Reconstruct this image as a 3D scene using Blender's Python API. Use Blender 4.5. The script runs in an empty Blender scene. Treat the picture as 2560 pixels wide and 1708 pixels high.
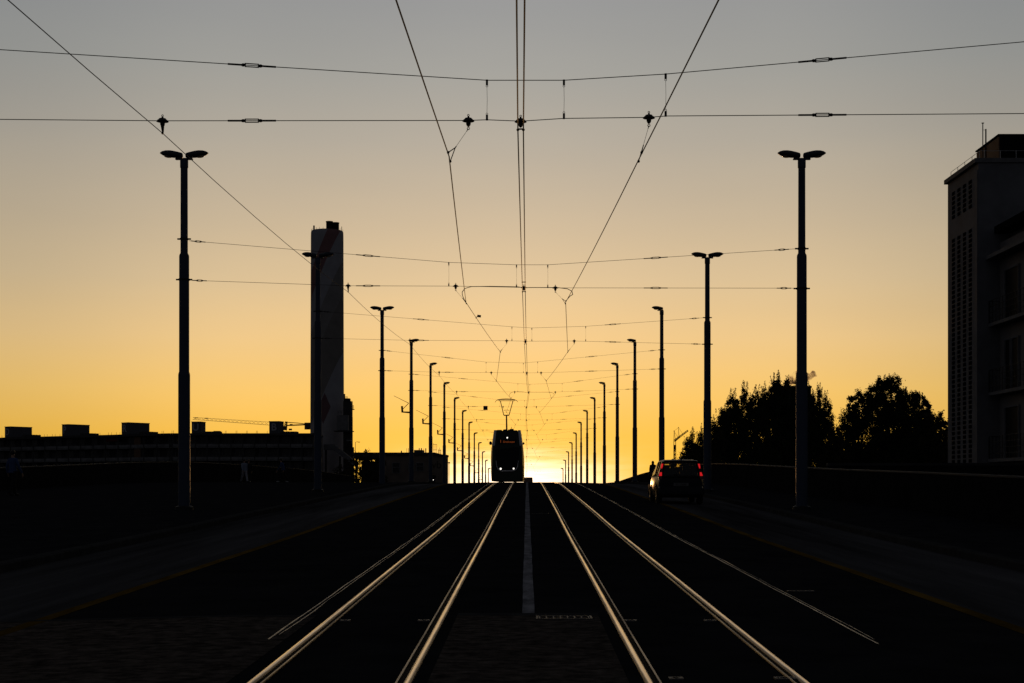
import bpy, math, random
from mathutils import Vector, Matrix
R = math.radians
random.seed(7)
scene = bpy.context.scene
COL = scene.collection

# ------------------------------------------------------------------ camera model
# the photograph, measured on a 2350 px wide copy: focal 3218 px, the street's
# vanishing point at (1209, 1112); eye 1.5 m above the road
F, VX, VY, EYE = 3218.0, 1209.0, 1112.0, 1.5
K = 2350 / 2560.0
def at(px, py, d):            # pixel of the 2560 px photo at distance d -> a point of the place
    return Vector(((px * K - VX) / F * d, d, EYE + (VY - py * K) / F * d))

# ------------------------------------------------------------------ ground profile
GT = [(-40, -2.1), (-20, -1.8), (0, -1.5), (9.6, -1.361), (18.2, -1.203), (29.2, -1.0), (40.8, -.74),
      (61, -.33), (81.6, .05), (92, .126), (102, .150), (112, .156), (122, .14), (143, .0), (163, -.25),
      (184, -.68), (204, -1.28), (224, -2.08), (245, -3.02), (265, -4.12), (286, -5.36), (306, -6.8),
      (350, -10.3), (400, -14.2), (440, -17.0), (480, -18.0)]
def table(T, y):
    if y <= T[0][0]: return T[0][1]
    if y >= T[-1][0]: return T[-1][1]
    n = len(T)
    for i in range(n - 1):
        if T[i][0] <= y <= T[i + 1][0]:
            x0, a = T[i]; x1, b = T[i + 1]
            h = x1 - x0; t = (y - x0) / h
            m0 = (b - T[i - 1][1]) / (x1 - T[i - 1][0]) if i > 0 else (b - a) / h
            m1 = (T[i + 2][1] - a) / (T[i + 2][0] - x0) if i < n - 2 else (b - a) / h
            t2, t3 = t * t, t * t * t
            return (2*t3-3*t2+1)*a + (t3-2*t2+t)*h*m0 + (-2*t3+3*t2)*b + (t3-t2)*h*m1
def G(x, y):                  # road surface, world z
    c = .025 * (min(max(abs(x) - 2.9, 0), 4.8))
    return table(GT, y) - c + EYE
LT = [(-40, -5.5), (100, -5.5), (160, -8), (240, -11), (330, -14), (420, -19), (480, -21)]
def LAND(y):                  # the lower land beside the bridge, world z
    return table(LT, y) + EYE

# ------------------------------------------------------------------ mesh helper
class MB:
    def __init__(s): s.v = []; s.f = []
    def add(s, vs, fs):
        o = len(s.v); s.v += [tuple(v) for v in vs]; s.f += [tuple(i + o for i in f) for f in fs]; return s
    def box(s, c, size, rot=None):
        x, y, z = size[0]/2, size[1]/2, size[2]/2
        P = [Vector((i*x, j*y, k*z)) for k in (-1, 1) for j in (-1, 1) for i in (-1, 1)]
        if rot is not None: P = [rot @ p for p in P]
        P = [p + Vector(c) for p in P]
        return s.add(P, [(0,2,3,1),(4,5,7,6),(0,1,5,4),(2,6,7,3),(0,4,6,2),(1,3,7,5)])
    def bbox(s, c, size, b=.02):      # box with chamfered vertical and top edges
        x, y, z = size[0]/2, size[1]/2, size[2]/2
        rings = []
        for zz, q in ((-z, 0), (z - b, 0), (z, b)):
            xx, yy = x - q, y - q
            rings.append([(xx-b+q*0, -yy, zz), (xx, -yy+b, zz), (xx, yy-b, zz), (xx-b, yy, zz), (-xx+b, yy, zz), (-xx, yy-b, zz), (-xx, -yy+b, zz), (-xx+b, -yy, zz)])
        return s.loft([[Vector(p) + Vector(c) for p in r] for r in rings])
    def loft(s, rings, cap=True, closed=True):
        n = len(rings[0]); vs = [p for r in rings for p in r]; fs = []
        for i in range(len(rings) - 1):
            for j in range(n if closed else n - 1):
                k = (j + 1) % n
                fs.append((i*n+j, i*n+k, (i+1)*n+k, (i+1)*n+j))
        if cap and closed:
            fs.append(tuple(range(n))[::-1]); fs.append(tuple((len(rings)-1)*n + j for j in range(n)))
        return s.add(vs, fs)
    def tube(s, pts, r, n=8, cap=True):
        pts = [Vector(p) for p in pts]; rings = []
        rad = r if isinstance(r, (list, tuple)) else [r] * len(pts)
        up = None
        for i, p in enumerate(pts):
            a = pts[max(i-1, 0)]; b = pts[min(i+1, len(pts)-1)]
            t = (b - a).normalized()
            if up is None:
                up = Vector((0, 0, 1)) if abs(t.z) < .9 else Vector((1, 0, 0))
            u = t.cross(up)
            if u.length < 1e-5: u = t.cross(Vector((0, 1, 0)))
            u.normalize(); w = u.cross(t).normalized(); up = w
            rings.append([p + (u*math.cos(2*math.pi*k/n) + w*math.sin(2*math.pi*k/n)) * rad[i] for k in range(n)])
        return s.loft(rings, cap)
    def lathe(s, prof, o=(0, 0, 0), n=16, axis='z', sx=1, sy=1):
        rings = []
        for r, h in prof:
            ring = []
            for k in range(n):
                a = 2*math.pi*k/n; c, d = r*math.cos(a)*sx, r*math.sin(a)*sy
                p = (c, d, h) if axis == 'z' else ((c, h, d) if axis == 'y' else (h, c, d))
                ring.append(Vector(p) + Vector(o))
            rings.append(ring)
        return s.loft(rings)
    def ell(s, c, r, n=12, m=8, rot=None):
        rings = []
        for i in range(m + 1):
            a = math.pi * (i / m) ; q = max(math.sin(a), .02)
            ring = [Vector((r[0]*q*math.cos(2*math.pi*k/n), r[1]*q*math.sin(2*math.pi*k/n), -r[2]*math.cos(a))) for k in range(n)]
            if rot is not None: ring = [rot @ p for p in ring]
            rings.append([p + Vector(c) for p in ring])
        return s.loft(rings)
    def ring(s, c, r, t, n=20, axis='y', m=6):     # torus
        vs = []; fs = []
        for i in range(n):
            a = 2*math.pi*i/n
            for j in range(m):
                b = 2*math.pi*j/m; q = r + t*math.cos(b)
                x, y, z = q*math.cos(a), t*math.sin(b), q*math.sin(a)
                p = (x, y, z) if axis == 'y' else ((y, x, z) if axis == 'x' else (x, z, y))
                vs.append(Vector(p) + Vector(c))
        for i in range(n):
            for j in range(m):
                fs.append((i*m+j, ((i+1)%n)*m+j, ((i+1)%n)*m+(j+1)%m, i*m+(j+1)%m))
        return s.add(vs, fs)
    def prof(s, pts, y0, y1, closed=False, step=None, zf=None):   # (x,dz) profile carried along the street
        ys = ysamples(y0, y1, step)
        rings = []
        for y in ys:
            rings.append([Vector((x, y, (zf(y) if zf else 0) + G(x, y) + dz)) for x, dz in pts])
        return s.loft(rings, cap=closed, closed=closed)
    def prism(s, poly, y0, y1):       # (x,z) outline with thickness along y
        n = len(poly)
        return s.loft([[Vector((x, y0, z)) for x, z in poly], [Vector((x, y1, z)) for x, z in poly]])
    def build(s, name, mat, parent=None, loc=(0, 0, 0), smooth=None, props=None):
        me = bpy.data.meshes.new(name); me.from_pydata(s.v, [], s.f); me.update()
        import bmesh
        if len(s.f) < 30000:
            bm = bmesh.new(); bm.from_mesh(me); bmesh.ops.recalc_face_normals(bm, faces=bm.faces); bm.to_mesh(me); bm.free()
        if smooth is not None:
            me.shade_smooth()
            try: me.set_sharp_from_angle(angle=R(smooth))
            except Exception: pass
        me.materials.append(mat)
        o = bpy.data.objects.new(name, me); COL.objects.link(o)
        o.location = loc
        if parent: o.parent = parent
        return o
def ysamples(y0, y1, step=None):
    ys = [y0]; y = y0
    while y < y1 - 1e-6:
        st = step or (1.0 if y < 30 else (1.6 if y < 150 else 4.0))
        y = min(y + st, y1); ys.append(y)
    return ys

def tag(o, label=None, cat=None, group=None, kind=None):
    if label: o['label'] = label
    if cat: o['category'] = cat
    if group: o['group'] = group
    if kind: o['kind'] = kind
    return o
def thing(name, label, cat, loc=(0, 0, 0), rz=0, group=None):
    o = bpy.data.objects.new(name, None); COL.objects.link(o)
    o.location = loc; o.rotation_euler = (0, 0, rz); o.empty_display_size = .2
    return tag(o, label, cat, group)
def copy_tree(o, parent=None):
    c = o.copy(); COL.objects.link(c); c.parent = parent
    for ch in list(o.children): copy_tree(ch, c)
    return c
def text(name, s, size, mat, parent, loc, depth=.01, rot=(R(90), 0, 0), center=True, bold=.0):
    cu = bpy.data.curves.new(name + '_curve', 'FONT'); cu.body = s; cu.size = size; cu.extrude = depth; cu.offset = size * bold
    if center: cu.align_x = 'CENTER'; cu.align_y = 'CENTER'
    t = bpy.data.objects.new(name + '_tmp', cu); COL.objects.link(t)
    dg = bpy.context.evaluated_depsgraph_get(); dg.update()
    me = bpy.data.meshes.new_from_object(t.evaluated_get(dg)); me.name = name
    bpy.data.objects.remove(t); bpy.data.curves.remove(cu)
    me.materials.clear(); me.materials.append(mat)
    o = bpy.data.objects.new(name, me); COL.objects.link(o)
    o.parent = parent; o.location = loc; o.rotation_euler = rot
    return o
ORD = ['', 'first', 'second', 'third', 'fourth', 'fifth', 'sixth', 'seventh', 'eighth', 'ninth', 'tenth',
       'eleventh', 'twelfth', 'thirteenth', 'fourteenth', 'fifteenth']

# ------------------------------------------------------------------ materials
def mat(name, col, rough=.6, metal=0, spec=.3, noise=0, scale=8, bump=0, col2=None, stretch=None, emit=None, estr=0):
    m = bpy.data.materials.new(name); m.use_nodes = True
    nt = m.node_tree; N = nt.nodes; L = nt.links; b = N['Principled BSDF']
    b.inputs['Base Color'].default_value = (*col, 1); b.inputs['Roughness'].default_value = rough
    b.inputs['Metallic'].default_value = metal; b.inputs['Specular IOR Level'].default_value = spec
    if emit:
        b.inputs['Emission Color'].default_value = (*emit, 1); b.inputs['Emission Strength'].default_value = estr
    if noise or bump:
        tc = N.new('ShaderNodeTexCoord'); mp = N.new('ShaderNodeMapping')
        if stretch: mp.inputs['Scale'].default_value = stretch
        L.new(tc.outputs['Object'], mp.inputs['Vector'])
        nz = N.new('ShaderNodeTexNoise'); nz.inputs['Scale'].default_value = scale; nz.inputs['Detail'].default_value = 6
        nz.inputs['Roughness'].default_value = .65
        L.new(mp.outputs[0], nz.inputs['Vector'])
        if noise:
            mx = N.new('ShaderNodeMix'); mx.data_type = 'RGBA'
            c2 = col2 or tuple(c * (1 - noise) for c in col)
            mx.inputs['A'].default_value = (*c2, 1); mx.inputs['B'].default_value = (*[min(c * (1 + noise), 1) for c in col], 1)
            mr = N.new('ShaderNodeMapRange'); mr.inputs['From Min'].default_value = .3; mr.inputs['From Max'].default_value = .7
            L.new(nz.outputs['Fac'], mr.inputs['Value']); L.new(mr.outputs[0], mx.inputs['Factor'])
            L.new(mx.outputs['Result'], b.inputs['Base Color'])
            r2 = N.new('ShaderNodeMapRange'); r2.inputs['From Min'].default_value = .3; r2.inputs['From Max'].default_value = .7
            r2.inputs['To Min'].default_value = max(rough - .12, .03); r2.inputs['To Max'].default_value = min(rough + .12, 1)
            L.new(nz.outputs['Fac'], r2.inputs['Value']); L.new(r2.outputs[0], b.inputs['Roughness'])
        if bump:
            n2 = N.new('ShaderNodeTexNoise'); n2.inputs['Scale'].default_value = scale * 9; n2.inputs['Detail'].default_value = 4
            L.new(mp.outputs[0], n2.inputs['Vector'])
            bp = N.new('ShaderNodeBump'); bp.inputs['Strength'].default_value = bump; bp.inputs['Distance'].default_value = .02
            L.new(n2.outputs['Fac'], bp.inputs['Height']); L.new(bp.outputs[0], b.inputs['Normal'])
    return m
def glass(name, tint, rough=.03, alpha=.35):
    m = bpy.data.materials.new(name); m.use_nodes = True
    nt = m.node_tree; N = nt.nodes; L = nt.links; N.remove(N['Principled BSDF'])
    o = N['Material Output']; t = N.new('ShaderNodeBsdfTransparent'); t.inputs[0].default_value = (*tint, 1)
    g = N.new('ShaderNodeBsdfGlossy'); g.inputs['Roughness'].default_value = rough
    lw = N.new('ShaderNodeLayerWeight'); lw.inputs['Blend'].default_value = .5
    pw = N.new('ShaderNodeMath'); pw.operation = 'POWER'; pw.inputs[1].default_value = 4; L.new(lw.outputs['Facing'], pw.inputs[0])
    fr = N.new('ShaderNodeMath'); fr.operation = 'MULTIPLY_ADD'; fr.inputs[1].default_value = .7; fr.inputs[2].default_value = .04; L.new(pw.outputs[0], fr.inputs[0])
    mx = N.new('ShaderNodeMixShader'); L.new(fr.outputs[0], mx.inputs[0]); L.new(t.outputs[0], mx.inputs[1]); L.new(g.outputs[0], mx.inputs[2])
    L.new(mx.outputs[0], o.inputs['Surface']); return m

M = {}
M['asphalt'] = mat('asphalt', (.035, .035, .036), .92, spec=0, noise=.35, scale=1.7, bump=.35)
M['lane'] = mat('lane_asphalt', (.066, .065, .067), .85, spec=0, noise=.65, scale=.8, bump=.3, stretch=(1, .05, 1))  # lighter grey puts the lanes' grazing sheen into the base colour
M['track_slab'] = mat('track_slab', (.022, .022, .023), .93, spec=0, noise=.3, scale=1.2, bump=.3)
M['patch'] = mat('old_paving', (.078, .066, .057), .9, spec=0, noise=.85, scale=9.0, bump=1.0, stretch=(.8, 1.1, 1))
M['pave'] = mat('pavement', (.024, .024, .026), .9, spec=0, noise=.3, scale=1.5, bump=.3)
M['kerb'] = mat('kerb_stone', (.045, .045, .045), .85, spec=0, noise=.3, scale=3)
M['white_paint'] = mat('worn_white_paint', (.22, .22, .235), .75, spec=0, noise=.6, scale=6, bump=.3, stretch=(1, .3, 1))
M['yellow_paint'] = mat('worn_yellow_paint', (.115, .07, .012), .8, spec=0, noise=.55, scale=2.2, bump=.2, stretch=(1, .3, 1))
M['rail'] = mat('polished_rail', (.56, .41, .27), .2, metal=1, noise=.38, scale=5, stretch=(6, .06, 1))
M['lip'] = mat('rail_lip', (.12, .09, .07), .45, metal=1, noise=.4, scale=6, stretch=(6, .1, 1))
M['groove'] = mat('rail_groove', (.012, .011, .01), .9, spec=.03)
M['drain'] = mat('drain_metal', (.13, .12, .115), .6, metal=.5, spec=.1, noise=.4, scale=9)
M['seam'] = mat('seam_filler', (.14, .12, .10), .42, metal=.9, noise=.5, scale=5, stretch=(3, .4, 1))
M['concrete'] = mat('concrete', (.16, .16, .165), .9, spec=.1, noise=.25, scale=1.2, bump=.2)
M['concrete_dark'] = mat('concrete_dark', (.05, .05, .052), .9, spec=.1, noise=.3, scale=1.2)
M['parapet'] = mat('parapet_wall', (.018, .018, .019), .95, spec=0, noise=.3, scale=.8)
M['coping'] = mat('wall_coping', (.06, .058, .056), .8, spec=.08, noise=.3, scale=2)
M['pole'] = mat('pole_paint', (.05, .065, .10), .6, spec=.12, noise=.15, scale=1.5)
M['fitting'] = mat('dark_fitting', (.022, .022, .024), .6, spec=.25)
M['lamp_shell'] = mat('lamp_shell', (.04, .046, .058), .5, spec=.2)
M['lamp_glass'] = mat('lamp_glass', (.55, .42, .28), .12, spec=.6)
M['wire'] = mat('copper_wire', (.025, .015, .010), .5, metal=.3, spec=.2)
M['steel_wire'] = mat('steel_wire', (.035, .035, .034), .6, metal=.4)
M['insul'] = mat('insulator', (.02, .018, .016), .5, spec=.3)
M['land'] = mat('land', (.035, .04, .028), .95, spec=.03, noise=.4, scale=.05)
M['leaf'] = mat('leaf', (.022, .03, .013), .85, spec=.08, noise=.4, scale=.8)
M['leaf2'] = mat('leaf_brown', (.035, .028, .013), .85, spec=.08, noise=.4, scale=.8)
M['bark'] = mat('bark', (.05, .04, .03), .95, spec=.05, noise=.3, scale=4)
M['render_wall'] = mat('tower_render', (.165, .168, .18), .9, spec=.03, noise=.25, scale=.7, bump=.15)
M['facade'] = mat('facade_render', (.19, .18, .175), .9, spec=.03, noise=.2, scale=.7, bump=.15)
M['void'] = mat('near_black', (.010, .010, .011), .9, spec=0)
M['flat_window'] = mat('flat_window', (.014, .015, .018), .5, spec=.03)
M['window'] = mat('window_glass', (.012, .013, .016), .25, spec=.35)
M['brown'] = mat('brown_cladding', (.14, .085, .055), .8, spec=.1, noise=.2, scale=1)
M['rail_white'] = mat('pale_railing', (.55, .55, .55), .5, spec=.3)
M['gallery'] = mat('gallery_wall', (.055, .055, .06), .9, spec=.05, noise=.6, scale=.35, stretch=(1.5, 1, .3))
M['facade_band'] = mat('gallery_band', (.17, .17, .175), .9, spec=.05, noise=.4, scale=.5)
M['red_panel'] = mat('red_panel', (.11, .016, .014), .8, spec=.1, noise=.2, scale=1)
M['letter'] = mat('pale_letters', (.42, .42, .46), .7, spec=.2)
M['roof_box'] = mat('roof_box', (.085, .09, .105), .8, spec=.15, noise=.1, scale=1)
M['warm_wall'] = mat('warm_wall', (.16, .13, .11), .9, spec=.08, noise=.25, scale=.6)
M['letter_dark'] = mat('dark_letters', (.03, .02, .02), .8)
M['crane'] = mat('crane_steel', (.16, .08, .03), .6, spec=.3)
M['crane_dark'] = mat('crane_ballast', (.04, .035, .03), .8)
M['tram_green'] = mat('tram_green', (.010, .024, .014), .35, spec=.3, noise=.05, scale=2)
M['tram_light'] = mat('tram_light_trim', (.75, .74, .74), .3, spec=.5)
M['tram_glass'] = mat('tram_windscreen', (.008, .008, .009), .12, spec=.12)
M['tram_side_glass'] = glass('tram_side_glass', (.30, .24, .18))
M['black'] = mat('black_plastic', (.012, .012, .012), .6, spec=.2)
M['rubber'] = mat('rubber', (.014, .014, .014), .85, spec=.1)
M['headlight'] = mat('lit_headlight', (1, .95, .85), .4, emit=(1, .94, .84), estr=1.6)
M['led_text'] = mat('led_letters', (.05, .01, .0), .6, emit=(1, .22, .05), estr=.16)
M['car_paint'] = mat('car_paint', (.016, .02, .026), .36, metal=0, spec=.13)
M['car_glass'] = glass('car_glass', (.62, .58, .48))
M['tail_lit'] = mat('lit_tail_light', (.3, .01, .01), .3, emit=(1, .02, .025), estr=.55)
M['tail_red'] = mat('red_lens', (.10, .008, .008), .2, spec=.5)
M['plate'] = mat('number_plate', (.16, .16, .16), .6, spec=.05)
M['skin'] = mat('skin', (.36, .22, .15), .6, spec=.3)
M['hair'] = mat('dark_hair', (.018, .013, .01), .6, spec=.3)
M['cloth_dark'] = mat('dark_cloth', (.018, .018, .02), .9, spec=.08, noise=.2, scale=10)
M['cloth_white'] = mat('white_cloth', (.34, .34, .38), .9, spec=.1, noise=.08, scale=10)
M['cloth_pale'] = mat('pale_blue_cloth', (.20, .23, .30), .9, spec=.1, noise=.08, scale=10)
M['cloth_blue'] = mat('blue_cloth', (.045, .075, .17), .9, spec=.1, noise=.1, scale=10)
M['denim'] = mat('denim', (.03, .04, .07), .9, spec=.08, noise=.2, scale=10)
M['shoe_white'] = mat('white_shoe', (.35, .35, .35), .8)
M['van'] = mat('van_paint', (.22, .15, .11), .4, spec=.4)
M['sign_back'] = mat('sign_plate', (.03, .03, .035), .5, spec=.3)
def chimney_mat():
    m = bpy.data.materials.new('striped_chimney'); m.use_nodes = True
    nt = m.node_tree; N = nt.nodes; L = nt.links; b = N['Principled BSDF']
    b.inputs['Roughness'].default_value = .9; b.inputs['Specular IOR Level'].default_value = .08
    tc = N.new('ShaderNodeTexCoord'); sp = N.new('ShaderNodeSeparateXYZ'); L.new(tc.outputs['Object'], sp.inputs[0])
    a = N.new('ShaderNodeMath'); a.operation = 'MULTIPLY_ADD'; a.inputs[1].default_value = -2.33
    L.new(sp.outputs['X'], a.inputs[0]); L.new(sp.outputs['Z'], a.inputs[2])
    def band(c, w):
        s = N.new('ShaderNodeMath'); s.operation = 'COMPARE'; s.inputs[1].default_value = c; s.inputs[2].default_value = w
        L.new(a.outputs[0], s.inputs[0]); return s.outputs[0]
    col = None
    prev = (.36, .36, .385, 1)
    for c, w, cc in ((41, 4.5, (.27, .26, .25, 1)), (30, 7, (.23, .215, .20, 1)), (57.3, 3.4, (.24, .135, .135, 1)), (19, 3.4, (.17, .105, .113, 1))):
        mx = N.new('ShaderNodeMix'); mx.data_type = 'RGBA'
        if col is None: mx.inputs['A'].default_value = prev
        else: L.new(col, mx.inputs['A'])
        mx.inputs['B'].default_value = cc; fac = band(c, w)
        if c == 19:
            a2 = N.new('ShaderNodeMath'); a2.operation = 'MULTIPLY_ADD'; a2.inputs[1].default_value = 2.33; L.new(sp.outputs['X'], a2.inputs[0]); L.new(sp.outputs['Z'], a2.inputs[2])
            s2 = N.new('ShaderNodeMath'); s2.operation = 'COMPARE'; s2.inputs[1].default_value = 18; s2.inputs[2].default_value = 4.2; L.new(a2.outputs[0], s2.inputs[0])
            m2 = N.new('ShaderNodeMath'); m2.operation = 'MULTIPLY'; L.new(fac, m2.inputs[0]); L.new(s2.outputs[0], m2.inputs[1]); fac = m2.outputs[0]
        L.new(fac, mx.inputs['Factor']); col = mx.outputs['Result']
    nz = N.new('ShaderNodeTexNoise'); nz.inputs['Scale'].default_value = .5; nz.inputs['Detail'].default_value = 5
    L.new(tc.outputs['Object'], nz.inputs['Vector'])
    mr = N.new('ShaderNodeMapRange'); mr.inputs['To Min'].default_value = .75; mr.inputs['To Max'].default_value = 1.2
    L.new(nz.outputs['Fac'], mr.inputs['Value'])
    mu = N.new('ShaderNodeMix'); mu.data_type = 'RGBA'; mu.blend_type = 'MULTIPLY'; mu.inputs['Factor'].default_value = 1
    L.new(col, mu.inputs['A']); L.new(mr.outputs[0], mu.inputs['B']); L.new(mu.outputs['Result'], b.inputs['Base Color'])
    return m
M['chimney'] = chimney_mat()
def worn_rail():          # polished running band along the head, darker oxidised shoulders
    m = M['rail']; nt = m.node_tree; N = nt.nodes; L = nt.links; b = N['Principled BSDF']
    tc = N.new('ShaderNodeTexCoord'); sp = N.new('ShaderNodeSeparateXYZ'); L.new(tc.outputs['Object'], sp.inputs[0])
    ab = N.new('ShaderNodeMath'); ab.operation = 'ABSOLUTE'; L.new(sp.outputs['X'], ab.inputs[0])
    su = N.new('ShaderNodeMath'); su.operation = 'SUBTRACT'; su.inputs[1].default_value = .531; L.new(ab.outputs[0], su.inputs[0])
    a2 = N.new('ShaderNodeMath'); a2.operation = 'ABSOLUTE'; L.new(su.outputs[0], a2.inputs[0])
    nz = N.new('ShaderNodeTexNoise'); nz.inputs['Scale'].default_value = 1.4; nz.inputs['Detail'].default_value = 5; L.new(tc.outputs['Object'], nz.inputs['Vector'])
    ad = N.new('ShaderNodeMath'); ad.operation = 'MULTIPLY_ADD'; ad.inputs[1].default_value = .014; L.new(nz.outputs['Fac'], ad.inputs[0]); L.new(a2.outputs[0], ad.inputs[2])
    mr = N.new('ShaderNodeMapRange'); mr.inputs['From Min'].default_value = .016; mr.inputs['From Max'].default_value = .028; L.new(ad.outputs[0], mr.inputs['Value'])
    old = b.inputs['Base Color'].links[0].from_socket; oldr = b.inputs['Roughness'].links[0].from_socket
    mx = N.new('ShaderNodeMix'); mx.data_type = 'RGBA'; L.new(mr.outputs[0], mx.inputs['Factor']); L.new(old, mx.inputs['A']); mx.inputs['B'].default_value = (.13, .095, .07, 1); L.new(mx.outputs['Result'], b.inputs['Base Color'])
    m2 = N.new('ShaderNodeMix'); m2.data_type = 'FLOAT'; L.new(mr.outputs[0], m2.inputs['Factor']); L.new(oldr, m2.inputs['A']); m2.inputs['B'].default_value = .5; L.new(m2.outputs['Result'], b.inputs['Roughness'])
worn_rail()

# ------------------------------------------------------------------ SETTING: land, deck, road
mb = MB()
xs = [-6000, -1500, -600, -250, -120, -60, -24.4, 11.3, 60, 120, 250, 600, 1500, 6000]
ys = [-300, -40, 0, 50, 100, 130, 160, 200, 240, 280, 330, 380, 420, 480, 700, 1500, 4000, 9000]
vs = []; fs = []
for y in ys:
    for x in xs: vs.append((x, y, LAND(y)))
n = len(xs)
for j in range(len(ys) - 1):
    for i in range(n - 1): fs.append((j*n+i, j*n+i+1, (j+1)*n+i+1, (j+1)*n+i))
mb.add(vs, fs); tag(mb.build('ground', M['land']), kind='structure')

mb = MB(); mb.prof([(-7.6, 0), (-4.6, 0), (-2.9, 0), (0, 0), (2.9, 0), (4.4, 0), (7.2, 0)], -35, 470)
tag(mb.build('road', M['lane'], smooth=30), kind='structure')
mb = MB(); mb.prof([(-4.70, .004), (-2.9, .004), (0, .004), (2.9, .004), (4.50, .004)], -35, 440)
tag(mb.build('track_bed', M['track_slab'], smooth=30), kind='structure')
mb = MB()
mb.prof([(-24.3, .12), (-16, .12), (-7.85, .12)], -35, 192)
mb.prof([(-24.3, .12), (-24.3, -9)], -35, 192)
mb.prof([(-11.5, .12), (-7.85, .12)], 192, 470); mb.prof([(-11.5, .12), (-11.5, -9)], 192, 470)
mb.add([(-24.3, 192, G(-24, 192) + .12), (-11.5, 192, G(-12, 192) + .12), (-11.5, 192, -9), (-24.3, 192, -9)], [(0, 1, 2, 3)])
tag(mb.build('left_pavement', M['pave'], smooth=30), kind='structure')
mb = MB(); mb.prof([(7.45, .12), (11.0, .12), (11.3, .12), (11.3, -9)], -35, 470)
tag(mb.build('right_pavement', M['pave'], smooth=30), kind='structure')
for nm, x0, x1 in (('left_kerb', -7.85, -7.6), ('right_kerb', 7.2, 7.45)):
    mb = MB(); p = [(x0, -.2), (x0, .125), (x0 + .03, .135), (x1 - .03, .135), (x1, .11), (x1, -.2)]
    if x0 > 0: p = [(x0, -.2), (x0, .11), (x0 + .03, .135), (x1 - .03, .135), (x1, .125), (x1, -.2)]
    mb.prof(p, -35, 440); tag(mb.build(nm, M['kerb'], smooth=30), kind='structure')
# markings and seams: strips that follow the road
def strip(name, m, x0, x1, y0, y1, dz=.009, wob=0.0):
    mb = MB(); rng = random.Random(len(name) + int(x0 * 100)); rings = []
    for y in ysamples(y0, y1, .6 if y1 < 140 else None):
        a = rng.uniform(-wob, wob); b = a + rng.uniform(-wob, wob) * .5
        rings.append([Vector((x0 + a, y, G(x0, y) + dz)), Vector((x1 + b, y, G(x1, y) + dz))])
    mb.loft(rings, cap=False, closed=False)
    return tag(mb.build(name, m), kind='structure')
strip('centre_line', M['white_paint'], -.045, .08, 13.9, 330, wob=.004)
strip('yellow_line', M['yellow_paint'], -4.82, -4.66, 11.5, 330, wob=.004)
strip('yellow_line', M['yellow_paint'], 4.45, 4.62, -10, 330, wob=.004)
for k, (x, y0) in enumerate(((-2.2, 11.9), (2.90, 11.6))):
    strip('slab_seam', M['seam'], x, x + .014, y0, 300, .010, .007)
    strip('slab_seam', M['seam'], x + .05, x + .058, y0 + .3, 300, .010, .009)
def patch(name, x0, x1, y0, y1, m=None, dz=.008):
    mb = MB(); mb.prof([(x, dz) for x in sorted({x0, x1, (x0 + x1)/2} | ({-2.9, -4.6, -6.0} if x0 < -3 else set()))], y0, y1, step=.5)
    tag(mb.build(name, m or M['patch'], smooth=30), kind='structure')
patch('old_paving', -7.5, -2.05, -30, 13.6); patch('old_paving', -.68, .70, -30, 13.7)
patch('paving_joint', -7.5, -2.05, 13.6, 13.72, M['kerb'], .010); patch('paving_joint', -.68, .70, 13.7, 13.9, M['kerb'], .010)

# tram tracks: grooved rails of metre gauge
for label, xc in (('left tram track set in the road, under the oncoming tram', -1.345), ('right tram track set in the road, empty and curving over the crest', 1.367)):
    t = thing('tram_track', label, 'tram track', (xc, 0, 0), group='tram tracks in the road')
    for sgn in (-1, 1):
        mb = MB(); e = sgn * .56          # outer edge of the rail head; inwards is -sgn
        hp = [(0, -.03), (0, .008), (.005, .016), (.013, .0215), (.022, .0238), (.034, .0240), (.044, .0215), (.052, .016), (.057, .008), (.058, -.03)]
        rings = []
        for y in ysamples(-20, 420):
            rings.append([Vector((e - sgn*u, y, G(xc + e - sgn*u, y) + dz)) for u, dz in hp])
        mb.loft(rings, cap=False, closed=False)
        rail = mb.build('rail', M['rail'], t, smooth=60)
        mb = MB(); rings = []
        for y in ysamples(-20, 420):
            rings.append([Vector((e - sgn*u, y, G(xc + e - sgn*u, y) + dz)) for u, dz in ((.058, .006), (.096, .006))])
        mb.loft(rings, cap=False, closed=False); mb.build('groove', M['groove'], rail)
        mb = MB(); rings = []
        for y in ysamples(-20, 420):
            rings.append([Vector((e - sgn*u, y, G(xc + e - sgn*u, y) + dz)) for u, dz in ((.096, .0), (.096, .016), (.101, .019), (.109, .019), (.113, .014), (.113, 0))])
        mb.loft(rings, cap=False, closed=False); mb.build('guard_lip', M['lip'], rail, smooth=40)
# drain slots across the tracks
def drain(px0, px1, py, label, deep=.075, slots=True):
    y = None
    for k in range(400):           # distance at which the road shows at that height
        d = 6 + k * .25
        if (VY - (G(0, d) - EYE) / d * F) <= py * K: y = d; break
    x0 = (px0 * K - VX) / F * y; x1 = (px1 * K - VX) / F * y; xc = (x0 + x1) / 2; w = abs(x1 - x0)
    t = thing('drain_grate', label, 'drain grate', (xc, y, G(xc, y) + .006), group='drain grates in the road')
    mb = MB()
    for s in (-1, 1): mb.box((0, s * deep / 2, .004), (w, .02, .012)); mb.box((s * (w/2 - .01), 0, .004), (.02, deep - .021, .012))
    nb = max(2, int(w / .06))
    for i in range(nb): mb.box((-w/2 + (i + .5) * w / nb, 0, .003), (.012, deep - .018, .010))
    mb.build('grate', M['drain'], t)
    mb = MB(); mb.box((0, 0, -.003), (w - .042, deep - .022, .004)); mb.build('sump', M['groove'], t)
drain(1340, 1480, 1552, 'wide slotted drain grate just right of the end of the white centre line', .26)
drain(850, 876, 1557, 'small metal drain grate inside the left rail of the left track')
drain(1045, 1074, 1555, 'small metal drain grate just left of the right rail of the left track')
drain(1562, 1592, 1558, 'small drain grate beside the left rail of the right track, level with the others')
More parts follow.
